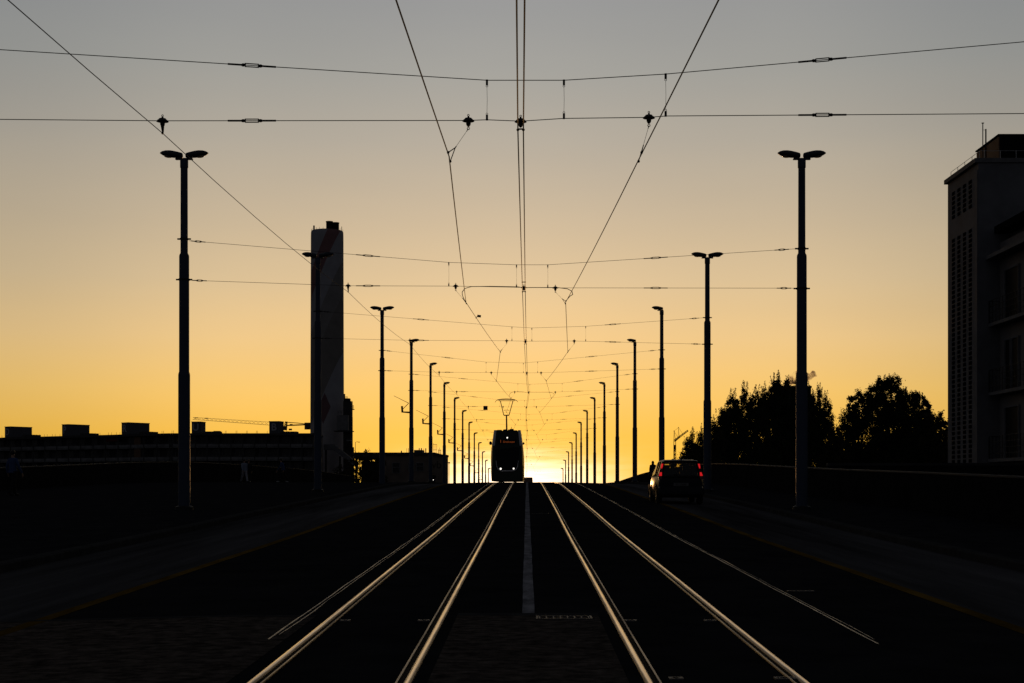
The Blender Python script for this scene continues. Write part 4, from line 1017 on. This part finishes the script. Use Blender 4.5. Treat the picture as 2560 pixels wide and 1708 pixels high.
text('route_number', '1', .30, M['led_text'], dp, (-.47, fy(2.8) - .045, 2.84), .002, (R(90 - 9), 0, 0)); text('destination_text', 'Dreirosen', .20, M['led_text'], dp, (.12, fy(2.8) - .045, 2.81), .002, (R(90 - 9), 0, 0))
for s, r_ in ((-1, .13), (1, .085)):
    mb = MB(); mb.tube([(s*1.08, .35, 2.62), (s*1.18, .15, 2.66)], .02, 6); mb.ell((s*(1.14 + r_*.35), .1, 2.72 if s < 0 else 2.70), (r_*.8, .06, r_), 12, 8); mb.build('mirror', M['black'], t, smooth=60)
mb = MB(); mb.tube([(.05, fy(1.0) - .05, .9), (.35, fy(1.9) - .05, 1.7)], .012, 5); mb.build('wiper', M['black'], t)
mb = MB()
for s in (-1, 1): mb.box((s*.6, .75, .35), (.12, 1.2, .42)); mb.ring((s*.5, .9, .30), .24, .06, 18, 'x')
for s in (-1, 1): mb.ring((s*.5, 2.6, .30), .24, .06, 18, 'x'); mb.ring((s*.5, 14, .30), .24, .06, 18, 'x'); mb.ring((s*.5, 15.7, .30), .24, .06, 18, 'x')
mb.build('bogie', M['black'], t)
mb = MB()
for x, y, z, sx, sy, sz in ((-.6, 3.5, 3.66, .35, 1.8, .16), (.45, 4.2, 3.66, .5, 2, .14), (-.15, 1.9, 3.66, .2, .4, .16), (-.7, 1.5, 3.63, .2, .3, .1), (.3, 2.0, 3.68, .3, .3, .2), (0, 7, 3.7, 1.5, 2, .2)): mb.bbox((x, y, z), (sx, sy, sz), .03)
mb.tube([(.28, 1.7, 3.6), (.28, 1.7, 3.92)], .02, 6); mb.build('roof_equipment', M['black'], t)
# pantograph
def P_(px, py): q = at(px, py, D + 1.4); return Vector((q.x - tx, 1.4, (q.z - t.location.z) / 1.03))
mb = MB(); b0, b1 = P_(1266.9, 1079), P_(1266.2, 1039)
mb.box(b0 + Vector((0, 0, .02)), (.55, .5, .07)); mb.tube([b0, b1], [.06, .05], 8)
for px in (1260, 1272): mb.ell(P_(px, 1077), (.08, .08, .09), 8, 6)
pg = mb.build('pantograph', M['fitting'], t, smooth=40)
mb = MB(); L0, R0, L1, R1 = P_(1259.5, 1038.5), P_(1272.5, 1038.5), P_(1251, 1003), P_(1282.3, 1003)
mb.tube([L0, R0], .042, 6); mb.tube([L0, L1], .032, 6); mb.tube([R0, R1], .032, 6); mb.tube([L1 + Vector((-.15, 0, .02)), R1 + Vector((.15, 0, .02))], .022, 6)
mb.tube([P_(1259.5, 1027), P_(1263, 1025.5), P_(1270, 1025.5), P_(1273.5, 1027)], .015, 6); mb.build('upper_arm', M['fitting'], pg, smooth=40)
mb = MB(); mb.tube([P_(1237, 1006.5), P_(1241, 1001.5), P_(1246, 999.4), P_(1256, 998.3), P_(1266, 998), P_(1277, 998.3), P_(1286, 999.4), P_(1291, 1001.5), P_(1295, 1005.5)], [.014, .02, .034, .04, .042, .04, .034, .02, .014], 6)
mb.build('contact_head', M['fitting'], pg, smooth=40)

# ------------------------------------------------------------------ VAN beyond the crest
D = 214.0; a, b = at(1309, 1193.5, D), at(1332.3, 1193.5, D); w = b.x - a.x
t = thing('delivery_van', 'boxy van beyond the crest, only its roof showing right of the tram', 'van', ((a.x + b.x)/2, D, G(0, D))); h = a.z - t.location.z
mb = MB(); q = w/2
mb.loft([[Vector((x, y, z)) for x, z in ((-q*s, .35), (q*s, .35), (q*s, h*.6), (q*.94*s, h - .14 - e), (q*.86*s, h - e), (-q*.86*s, h - e), (-q*.94*s, h - .14 - e), (-q*s, h*.6))] for y, s, e in ((0.0, .98, .02), (.5, 1, 0), (4.6, 1, 0), (4.8, .97, .05))])
mb.loft([[Vector((x, y, z)) for x, z in ((-q*.97, .35), (q*.97, .35), (q*.97, zz), (-q*.97, zz))] for y, zz in ((-1.3, .95), (-.9, 1.15), (-.01, 1.95))])
mb.build('body', M['van'], t, smooth=30)
mb = MB(); mb.add([(-q*.85, -.86, 1.22), (q*.85, -.86, 1.22), (q*.8, -.08, 1.95), (-q*.8, -.08, 1.95)], [(0, 1, 2, 3)]); mb.build('windscreen', M['window'], t)
for x in (-1, 1):
    for y in (-.5, 3.6): mb = MB(); mb.ring((x*(q - .12), y, .33), .25, .09, 18, 'x'); mb.build('wheel', M['rubber'], t, smooth=60)

# ------------------------------------------------------------------ CAR
D = 47.0; cx = 5.16
t = thing('hatchback_car', 'grey small hatchback driving away in the right lane with red tail lights lit', 'car', (cx, D, G(cx, D)))
# lower body: stations along y (0 = rear)
st = [(0.0, .66, .40, .88), (.05, .735, .30, .93), (.2, .77, .24, .955), (.7, .785, .22, .96), (1.5, .80, .22, .955), (2.1, .795, .22, .95), (2.75, .77, .22, .965), (3.1, .745, .22, .90), (3.4, .70, .26, .80), (3.52, .60, .34, .70)]
def bring(y, w, zb, zt):
    P = [Vector((x, y, z)) for x, z in ((w*.84, zb), (w*.945, zb + .10), (w*.985, zb + .24), (w*1.0, zb + (zt - zb)*.50), (w*.985, zb + (zt - zb)*.72), (w*.955, zt - .07), (w*.90, zt))]
    return P + [Vector((-p.x, p.y, p.z)) for p in reversed(P)]
mb = MB(); mb.loft([bring(*s) for s in st])
# bumper, arches and tailgate crease
mb.loft([[Vector((x, y, z)) for x, z in ((.70*s, .34), (.74*s, .42), (.74*s, .56), (.70*s, .60), (-.70*s, .60), (-.74*s, .56), (-.74*s, .42), (-.70*s, .34))] for y, s in ((-.07, .93), (-.05, .99), (.06, 1.03))])
body = mb.build('body', M['car_paint'], t, smooth=30)
mb = MB()     # roof, pillars
def rring(y, w, z, th=.05):
    return [Vector((x, y, zz)) for x, zz in ((w, z - .045), (w*.97, z - .01), (w*.85, z + .018), (0, z + .03), (-w*.85, z + .018), (-w*.97, z - .01), (-w, z - .045), (-w*.9, z - .06), (0, z - .04), (w*.9, z - .06))]
mb.loft([rring(.10, .585, 1.455), rring(.2, .60, 1.468), rring(.9, .615, 1.49), rring(1.7, .61, 1.475), rring(2.15, .57, 1.43)])
for s in (-1, 1):
    def pil(p0, p1, w0, w1, th=.05):
        p0, p1 = Vector(p0), Vector(p1)
        mb.loft([[p + Vector((s*th*a, w*b, 0)) for a, b in ((-.5, -.5), (.5, -.5), (.5, .5), (-.5, .5))] for p, w in ((p0, w0), (p1, w1))])
    pil((s*.725, .19, .93), (s*.580, .20, 1.43), .36, .22, .07)      # tail pillar
    pil((s*.735, 1.52, .93), (s*.600, 1.45, 1.44), .10, .08)         # middle pillar
    pil((s*.715, 2.78, .93), (s*.560, 2.12, 1.42), .10, .07)         # front pillar
    pil((s*.735, .75, .93), (s*.603, .72, 1.44), .06, .05)
mb.build('roof', M['car_paint'], body, smooth=30)
mb = MB(); mb.add([(-.60, .02, .955), (.60, .02, .955), (.545, .125, 1.41), (-.545, .125, 1.41)], [(0, 1, 2, 3)]); mb.build('rear_window', M['car_glass'], t)
mb = MB(); mb.add([(-.70, 2.76, .965), (.70, 2.76, .965), (.55, 2.14, 1.41), (-.55, 2.14, 1.41)], [(0, 1, 2, 3)]); mb.build('windscreen', M['car_glass'], t)
for s in (-1, 1):
    mb = MB(); mb.add([(s*.728, .40, .95), (s*.728, 2.7, .95), (s*.585, 2.14, 1.42), (s*.60, .33, 1.43)], [(0, 1, 2, 3)]); mb.build('side_window', M['car_glass'], t)
mb = MB()          # black frame round the rear window
for a, b, w in (((-.66, .0, .935), (.66, .0, .935), .05), ((-.58, .105, 1.425), (.58, .105, 1.425), .045)): mb.tube([a, b], w*.6, 6)
for s in (-1, 1): mb.tube([(s*.615, .0, .94), (s*.555, .11, 1.42)], .035, 6)
mb.build('window_seal', M['black'], t)
for s in (-1, 1):
    mb = MB(); mb.loft([[Vector((s*(xc - w), y, z)), Vector((s*(xc + w), y + .04, z)), Vector((s*(xc + w), y + .10, z)), Vector((s*(xc - w), y + .08, z))] for z, xc, w, y in ((.84, .695, .055, -.035), (.98, .683, .05, -.03), (1.12, .655, .04, -.005), (1.2, .642, .038, .015), (1.36, .612, .034, .06), (1.40, .60, .025, .075))])
    tl = mb.build('tail_light', M['tail_red'], t, smooth=30)
    mb = MB(); mb.loft([[Vector((s*(xc - w), y, z)), Vector((s*(xc + w), y + .035, z)), Vector((s*(xc + w), y + .06, z)), Vector((s*(xc - w), y + .05, z))] for z, xc, w, y in ((1.205, .642, .018, .002), (1.28, .629, .030, .02), (1.36, .612, .030, .043))]); mb.build('lit_lens', M['tail_lit'], tl)
    mb = MB(); mb.loft([[Vector((s*(xc - w), y, z)), Vector((s*(xc + w), y + .035, z)), Vector((s*(xc + w), y + .06, z)), Vector((s*(xc - w), y + .05, z))] for z, xc, w, y in ((.955, .687, .048, -.050), (.99, .683, .045, -.047), (1.075, .667, .030, -.028))]); mb.build('lit_lens', M['tail_lit'], tl)
mb = MB(); mb.box((.0, -.082, .665), (.50, .012, .105)); pl = mb.build('number_plate', M['plate'], t); text('plate_text', 'BS 20688', .095, M['black'], pl, (0, -.0895, .662), .001)
mb = MB(); mb.tube([(.05, .33, 1.50), (.10, .15, 1.86)], [.010, .004], 6); mb.ell((.05, .33, 1.51), (.03, .05, .03), 8, 6); mb.build('antenna', M['black'], t)
mb = MB(); mb.tube([(0, -.015, .96), (-.25, .005, 1.0)], .012, 5); mb.build('rear_wiper', M['black'], t)
for s in (-1, 1):
    mb = MB(); mb.ell((s*.80, 2.45, 1.0), (.075, .06, .07), 10, 8); mb.box((s*.77, 2.48, .97), (.08, .05, .04)); mb.build('mirror', M['black'], t, smooth=60)
    for y in (.52, 2.85):
        mb = MB(); mb.lathe([(.20, -.09), (.29, -.085), (.305, -.05), (.305, .05), (.29, .085), (.20, .09)], (s*.69, y, .30), 22, 'x'); wh = mb.build('wheel', M['rubber'], t, smooth=40)
        mb = MB(); mb.lathe([(.04, -.10), (.19, -.093), (.2, -.085), (.2, .085), (.19, .093), (.04, .10)], (s*.69, y, .30), 18, 'x'); mb.build('rim', M['lip'], wh, smooth=40)
        mb = MB(); 
        arc = [(s*.795, y + .36*math.cos(R(a)), .30 + .36*math.sin(R(a))) for a in range(0, 181, 15)]
        mb.tube(arc, .022, 6); mb.build('wheel_arch', M['black'], t, smooth=60)
mb = MB()
for s in (-1, 1):
    mb.bbox((s*.36, 1.55, .78), (.46, .16, .75), .05); mb.bbox((s*.36, 1.52, 1.25), (.26, .10, .18), .03)
mb.bbox((0, .55, .75), (1.25, .16, .55), .05); mb.bbox((.36, .5, 1.12), (.24, .08, .14), .03); mb.bbox((-.36, .5, 1.10), (.24, .08, .12), .03)
mb.box((0, 2.5, .86), (1.3, .4, .2)); mb.box((0, 2.2, 1.36), (.22, .03, .07)); mb.build('seats', M['black'], t)

# ------------------------------------------------------------------ PEOPLE
def skin_mesh(name, pts, edges, radii):
    me = bpy.data.meshes.new(name + '_skel'); me.from_pydata([tuple(p) for p in pts], edges, [])
    ob = bpy.data.objects.new(name + '_skel', me); COL.objects.link(ob)
    md = ob.modifiers.new('skin', 'SKIN'); md.use_smooth_shade = True; md.branch_smoothing = .4
    for i, v in enumerate(me.skin_vertices[0].data):
        r = radii[i]; v.radius = (r, r) if not isinstance(r, tuple) else r
        v.use_root = i == 0
    sb = ob.modifiers.new('sub', 'SUBSURF'); sb.levels = 1; sb.render_levels = 1
    dg = bpy.context.evaluated_depsgraph_get(); dg.update()
    out = bpy.data.meshes.new_from_object(ob.evaluated_get(dg)); out.name = name
    bpy.data.objects.remove(ob); bpy.data.meshes.remove(me)
    return out
def person(label, loc, rz, h=1.74, stride=.25, arm=.18, top='cloth_dark', legs='denim', shoe='black', coat=0, hair_long=False, lean=0, backpack=False, seated=False, legs2=None, group='people walking on the bridge'):
    k = h / 1.75
    t = thing('person', label, 'person', loc, rz, group); t.scale = (k, k, k)
    V = Vector; ln = lean
    pel = V((0, 0, .95)); ch = V((0, -ln*.35, 1.30)); nk = V((0, -ln*.5, 1.49)); hd0 = V((0, -ln*.55, 1.56)); hd = V((0, -.01 - ln*.58, 1.66)); hdt = V((0, -ln*.6, 1.74))
    if seated:
        legsP = {-1: (V((-.10, 0, .93)), V((-.13, -.36, .80)), V((-.13, -.22, .42)), V((-.13, -.36, .38))), 1: (V((.10, 0, .93)), V((.13, -.34, .66)), V((.13, -.10, .26)), V((.13, -.24, .22)))}
        armsP = {s: (V((s*.19, ch.y, 1.42)), V((s*.27, ch.y - .18, 1.20)), V((s*.26, ch.y - .40, 1.06)), V((s*.255, ch.y - .47, 1.03))) for s in (-1, 1)}
    else:
        legsP = {}; armsP = {}
        for s in (-1, 1):
            st_ = stride * s
            legsP[s] = (V((s*.095, 0, .90)), V((s*.10, -st_*.55 - (.05 if st_ < 0 else 0), .49)), V((s*.10, -st_ + (.06 if st_ < 0 else 0), .09)), V((s*.105, -st_ - .16, .035)))
            armsP[s] = (V((s*.19, ch.y, 1.42)), V((s*.25, ch.y + arm*s*.6, 1.14)), V((s*.26, ch.y + arm*s - .10, .90)), V((s*.255, ch.y + arm*s - .13, .82)))
    pts = [pel, V((0, -ln*.15, 1.10)), ch, nk, hd0, hd, hdt, hd + V((0, -.095, -.02)), hd + V((.075, 0, -.01)), hd + V((-.075, 0, -.01))]
    rad = [(.15, .11), (.135, .10), (.155, .11), .055, .065, (.078, .095), .05, .016, .016, .016]
    ed = [(0, 1), (1, 2), (2, 3), (3, 4), (4, 5), (5, 6), (5, 7), (5, 8), (5, 9)]
    for s in (-1, 1):
        o = len(pts); pts += list(legsP[s]); rad += [.085, .056, .038, .03]; ed += [(0, o), (o, o+1), (o+1, o+2), (o+2, o+3)]
        o = len(pts); pts += list(armsP[s]); rad += [.055, .040, .027, .030]; ed += [(2, o), (o, o+1), (o+1, o+2), (o+2, o+3)]
        w, pm = armsP[s][2], armsP[s][3]; dr = (pm - w).normalized(); side = V((0, 1, 0)) if not seated else V((1, 0, 0))
        for q, (off, l) in enumerate(((-.027, .068), (-.009, .078), (.009, .074), (.027, .060))):
            o2 = len(pts); p1 = pm + side*off + dr*.035; p2 = p1 + dr*l*.55 + V((-s*.010, 0, 0)); p3 = p2 + dr*l*.45 + V((-s*.02, 0, 0)); pts += [p1, p2, p3]; rad += [.0095, .0088, .0075]; ed += [(o+3, o2), (o2, o2+1), (o2+1, o2+2)]
        o2 = len(pts); p1 = pm - side*.036 + dr*.0; p2 = p1 - side*.018 + dr*.035; pts += [p1, p2]; rad += [.011, .008]; ed += [(o+3, o2), (o2, o2+1)]
    me = skin_mesh('body', pts, ed, rad); me.materials.append(M['skin'])
    b = bpy.data.objects.new('body', me); COL.objects.link(b); b.parent = t
    mb = MB(); mb.ell(hd + V((0, .018, .028)), (.092, .105, .098), 12, 8)
    if hair_long: mb.ell(hd + V((0, .05, -.12)), (.10, .06, .17), 12, 8)
    mb.build('hair', M['hair'], t, smooth=80)
    def ring(c, rx, ry, n=14): return [c + V((rx*math.cos(2*math.pi*j/n), ry*math.sin(2*math.pi*j/n), 0)) for j in range(n)]
    if coat > .2:
        mb = MB(); mb.loft([ring(V((0, 0, zz)), rx, ry) for zz, rx, ry in ((.60, .29, .20), (.85, .275, .19), (1.15, .25, .165), (1.38, .22, .14), (1.48, .13, .11), (1.56, .09, .09))]); mb.build('cape', M[top], t, smooth=60)
        mb = MB(); mb.ell(hd + V((0, .01, -.03)), (.115, .125, .17), 12, 8); mb.build('hood', M[top], t, smooth=80)
    mb = MB(); zb = .90 - coat
    R_ = [ring(V((0, 0, zb)), .20 + coat*.18, .15 + coat*.18)]
    if coat > .1: R_.append(ring(V((0, 0, .92)), .19, .14))
    R_ += [ring(V((0, -ln*.12, 1.08)), .165, .125), ring(ch, .195, .135), ring(V((0, -ln*.42, 1.41)), .20, .115), ring(V((0, -ln*.48, 1.47)), .11, .085), ring(nk, .07, .07)]
    mb.loft(R_)
    for s in (-1, 1): a = armsP[s]; mb.tube([a[0] - V((s*.04, 0, -.005)), a[0], a[1], a[2]], [.06, .068, .056, .044], 10)
    mb.build('jacket', M[top], t, smooth=60)
    mb = MB()
    for s in (-1, 1): l = legsP[s]; mb.tube([l[0] + V((0, 0, .06)), l[0], l[1], l[2]], [.11, .108, .078, .066], 12)
    mb.loft([ring(V((0, 0, .82)), .17, .12), ring(V((0, 0, .98)), .17, .125)]); mb.build('trousers', M[legs], t, smooth=60)
    for s in (-1, 1):
        l = legsP[s]; mb = MB(); c = (l[2] + l[3]) / 2; mb.ell(c + V((0, -.01, -.01)), (.05, .14, .05), 12, 8); mb.build('shoe', M[shoe], t, smooth=60)
    if backpack:
        mb = MB(); mb.bbox(ch + V((0, .20, -.08)), (.30, .17, .42), .05); mb.build('backpack', M['cloth_dark'], t)
    return t
def on(px, d, pave=.12, X=None):
    x = (px * K - VX) / F * d if X is None else X
    return (x, d, G(x, d) + pave)
person('person in a dark flared coat seen from behind against the orange sky', on(0, 113, .125, (1632 - 1316.9) * K / F * 113), R(180), 1.70, .12, .06, 'cloth_dark', 'cloth_dark', coat=.28, hair_long=True)
person('person mostly hidden behind the car roof on the right pavement', on(1681.5, 98), R(170), 1.62, .2, .1, 'cloth_dark', 'denim')
person('person in white shirt and pale trousers walking on the left plaza', on(611, 107), R(35), 1.74, .34, .2, 'cloth_pale', 'cloth_white')
person('person in dark clothes walking close beside the person in white', on(622, 107.6), R(10), 1.72, .2, .15, 'cloth_dark', 'cloth_dark', shoe='shoe_white')
person('person in a blue top with a dark backpack leaning forward on the left plaza', on(709, 104), R(-70), 1.74, .35, .2, 'cloth_blue', 'cloth_dark', 'shoe_white', lean=.35, backpack=True)
person('person in a blue jacket at the far left edge in front of the apartment block', on(32, 55), R(150), 1.76, .2, .12, 'cloth_blue', 'cloth_dark')
# cyclist coming over the crest on the left
cl = on(0, 170, .12, -11.3)
t = thing('bicycle', 'bicycle with a white front light in front of the low building', 'bicycle', cl)
for y, nm in ((-.52, 'wheel'), (.52, 'wheel')):
    mb = MB(); mb.ring((0, y, .34), .32, .02, 26, 'x'); w_ = mb.build('wheel', M['rubber'], t, smooth=60)
    mb = MB()
    for a in range(0, 180, 30): mb.tube([(0, y - .31*math.cos(R(a)), .34 - .31*math.sin(R(a))), (0, y + .31*math.cos(R(a)), .34 + .31*math.sin(R(a)))], .003, 4)
    mb.build('spokes', M['lip'], w_)
mb = MB(); bb, se, hs, ra, fa = (0, .08, .30), (0, .20, .88), (0, -.36, .86), (0, .52, .34), (0, -.52, .34)
for a, b in ((bb, se), (bb, hs), (se, hs), (bb, ra), (se, ra), (hs, fa)): mb.tube([a, b], .017, 6)
mb.build('frame', M['fitting'], t)
mb = MB(); mb.tube([(-.27, -.30, 1.03), (-.1, -.40, 1.04), (.1, -.40, 1.04), (.27, -.30, 1.03)], .014, 6); mb.tube([hs, (0, -.40, 1.04)], .014, 6); mb.build('handlebar', M['fitting'], t)
mb = MB(); mb.ell((0, .21, .93), (.08, .14, .035), 10, 6); mb.build('saddle', M['black'], t, smooth=60)
mb = MB(); mb.lathe([(.05, -.44), (.05, -.36), (.02, -.34)], (0, 0, .20), 12, 'y'); hl = mb.build('front_light', M['black'], t)
hl.location = (.0, -.06, .72)
mb = MB(); mb.lathe([(.05, 0), (.035, -.015)], (.0, -.445, .20), 12, 'y'); mb.build('lens', M['headlight'], hl)
person('person in dark clothes riding the bicycle near the crest', (cl[0], cl[1] + .18, cl[2] + .02), 0, 1.75, top='cloth_dark', legs='denim', seated=True, lean=.45, group='people walking on the bridge')

# ------------------------------------------------------------------ SKY, SUN, CAMERA
SUN_AZ = (1268 * K - VX) / F      # tangent, to the left of +Y
SUN_EL = R(.6)
w = bpy.data.worlds.new('World'); scene.world = w; w.use_nodes = True
nt = w.node_tree; N = nt.nodes; L = nt.links; bg = N['Background']
def mth(op, a, b=None, c=None, clamp=False):
    n = N.new('ShaderNodeMath'); n.operation = op; n.use_clamp = clamp
    for i, v in enumerate((a, b, c)):
        if v is None: continue
        if isinstance(v, (int, float)): n.inputs[i].default_value = v
        else: L.new(v, n.inputs[i])
    return n.outputs[0]
def ramp(fac, stops, interp='LINEAR'):
    n = N.new('ShaderNodeValToRGB'); n.color_ramp.interpolation = interp; e = n.color_ramp.elements
    while len(e) < len(stops): e.new(.5)
    for el, (p, c) in zip(e, stops): el.position = p; el.color = (*c, 1)
    L.new(fac, n.inputs[0]); return n.outputs[0]
def vmul(col, f):
    n = N.new('ShaderNodeMix'); n.data_type = 'RGBA'; n.blend_type = 'MULTIPLY'; n.inputs['Factor'].default_value = 1
    L.new(col, n.inputs['A']); L.new(f, n.inputs['B']); return n.outputs['Result']
def vadd(a, b):
    n = N.new('ShaderNodeMix'); n.data_type = 'RGBA'; n.blend_type = 'ADD'; n.inputs['Factor'].default_value = 1; n.clamp_result = False
    L.new(a, n.inputs['A']); L.new(b, n.inputs['B']); return n.outputs['Result']
tc = N.new('ShaderNodeTexCoord'); sp = N.new('ShaderNodeSeparateXYZ'); L.new(tc.outputs['Generated'], sp.inputs[0])
X_, Y_, Z_ = sp.outputs
az = mth('ARCTAN2', X_, Y_)                        # 0 along the street, + to the right
da = mth('SUBTRACT', az, math.atan(SUN_AZ)); ada = mth('ABSOLUTE', da)
zc = mth('MAXIMUM', Z_, 0.0)
def lin(r, g, b): return tuple(((c/255 + .055)/1.055) ** 2.4 if c > 10 else c/255/12.92 for c in (r, g, b))
el = mth('MULTIPLY', zc, 2.0, clamp=True)
def st(y): q = (VY - y) / F; return min(2 * q / math.sqrt(1 + q*q), 1)
sky_col = ramp(el, [(st(1112), lin(255, 192, 54)), (st(1000), lin(254, 197, 80)), (st(900), lin(250, 203, 114)), (st(780), lin(240, 203, 142)), (st(650), lin(222, 196, 154)), (st(500), lin(202, 184, 156)),
                    (st(330), lin(179, 171, 157)), (st(170), lin(163, 162, 156)), (st(0), lin(151, 152, 152)), (.80, (.16, .165, .17)), (1.0, (.05, .055, .065))])
side = ramp(mth('DIVIDE', ada, math.pi, clamp=True), [(0, (1, 1, 1)), (.055, (.93, .935, .94)), (.115, (.74, .765, .80)), (.20, (.45, .44, .44))], 'EASE')
grad = vmul(sky_col, side)
dusk = ramp(zc, [(0, (.042, .043, .050)), (.5, (.032, .034, .042)), (1, (.022, .025, .033))])
away = mth('SMOOTH_MIN', mth('DIVIDE', mth('SUBTRACT', ada, .36), .70), 1.0, .1)
away = mth('MAXIMUM', away, mth('DIVIDE', mth('SUBTRACT', zc, .33), .22), clamp=False)
away = mth('MAXIMUM', mth('MINIMUM', away, 1.0), 0.0)
mx = N.new('ShaderNodeMix'); mx.data_type = 'RGBA'; L.new(away, mx.inputs['Factor']); L.new(grad, mx.inputs['A']); L.new(dusk, mx.inputs['B'])
grad = mx.outputs['Result']
mpb = N.new('ShaderNodeMapping'); mpb.inputs['Scale'].default_value = (1.6, 1.6, 9); L.new(tc.outputs['Generated'], mpb.inputs['Vector'])
nb_ = N.new('ShaderNodeTexNoise'); nb_.inputs['Scale'].default_value = 1.3; nb_.inputs['Detail'].default_value = 4; L.new(mpb.outputs[0], nb_.inputs['Vector'])
grad = vmul(grad, ramp(nb_.outputs['Fac'], [(.25, (.955, .96, .97)), (.75, (1.04, 1.035, 1.02))]))
# glow round the sun with thin streaky cloud
mp = N.new('ShaderNodeMapping'); mp.inputs['Scale'].default_value = (16, 16, 190); L.new(tc.outputs['Generated'], mp.inputs['Vector'])
nz = N.new('ShaderNodeTexNoise'); nz.inputs['Scale'].default_value = 1.0; nz.inputs['Detail'].default_value = 5; nz.inputs['Roughness'].default_value = .6; L.new(mp.outputs[0], nz.inputs['Vector'])
nf = mth('SUBTRACT', nz.outputs['Fac'], .5)
def glow(sx, sy, off, amt):
    a = mth('DIVIDE', mth('SUBTRACT', da, off), sx); b = mth('DIVIDE', mth('ADD', Z_, mth('MULTIPLY', nf, amt)), sy)
    return mth('EXPONENT', mth('MULTIPLY', mth('ADD', mth('MULTIPLY', a, a), mth('MULTIPLY', b, b)), -1.0))
def scol(f, c):
    n = N.new('ShaderNodeVectorMath'); n.operation = 'SCALE'; n.inputs[0].default_value = c; L.new(f, n.inputs['Scale']); return n.outputs[0]
sky = vadd(grad, scol(glow(.052, .0165, .008, .032), (1.2, 1.15, 1.15)))
sky = vadd(sky, scol(glow(.10, .035, 0, .006), (.16, .14, .06)))
sky = vadd(sky, scol(glow(.30, .09, 0, 0), (.05, .03, 0)))
nish = N.new('ShaderNodeTexSky'); nish.sky_type = 'NISHITA'; nish.sun_disc = False; nish.sun_elevation = SUN_EL; nish.sun_rotation = math.atan(SUN_AZ); nish.air_density = 1.5; nish.dust_density = 2
sc_ = N.new('ShaderNodeVectorMath'); sc_.operation = 'SCALE'; L.new(nish.outputs[0], sc_.inputs[0]); sc_.inputs['Scale'].default_value = .012
sky = vadd(sky, sc_.outputs[0])
L.new(sky, bg.inputs['Color']); bg.inputs['Strength'].default_value = 1.0

sl = bpy.data.lights.new('sun', 'SUN'); sl.energy = .6; sl.angle = R(.5); sl.color = (1, .5, .18)
so = bpy.data.objects.new('sun', sl); COL.objects.link(so)
dirv = Vector((SUN_AZ, 1, math.tan(SUN_EL))).normalized()
so.rotation_euler = (-dirv).to_track_quat('-Z', 'Y').to_euler(); so.location = (0, 200, 60)

cam = bpy.data.cameras.new('camera'); co = bpy.data.objects.new('camera', cam); COL.objects.link(co)
co.location = (0, 0, EYE); co.rotation_euler = (R(90), 0, 0)
cam.sensor_width = 36; cam.lens = F / 2350 * 36; cam.shift_x = -(VX - 1175) / 2350; cam.shift_y = (VY - 784) / 2350
cam.clip_start = .1; cam.clip_end = 20000
scene.camera = co
scene.view_settings.view_transform = 'Standard'; scene.view_settings.look = 'None'; scene.view_settings.exposure = 0; scene.view_settings.gamma = 1
scene.render.film_transparent = False
scene.cycles.transparent_max_bounces = 16; scene.cycles.volume_step_rate = 2
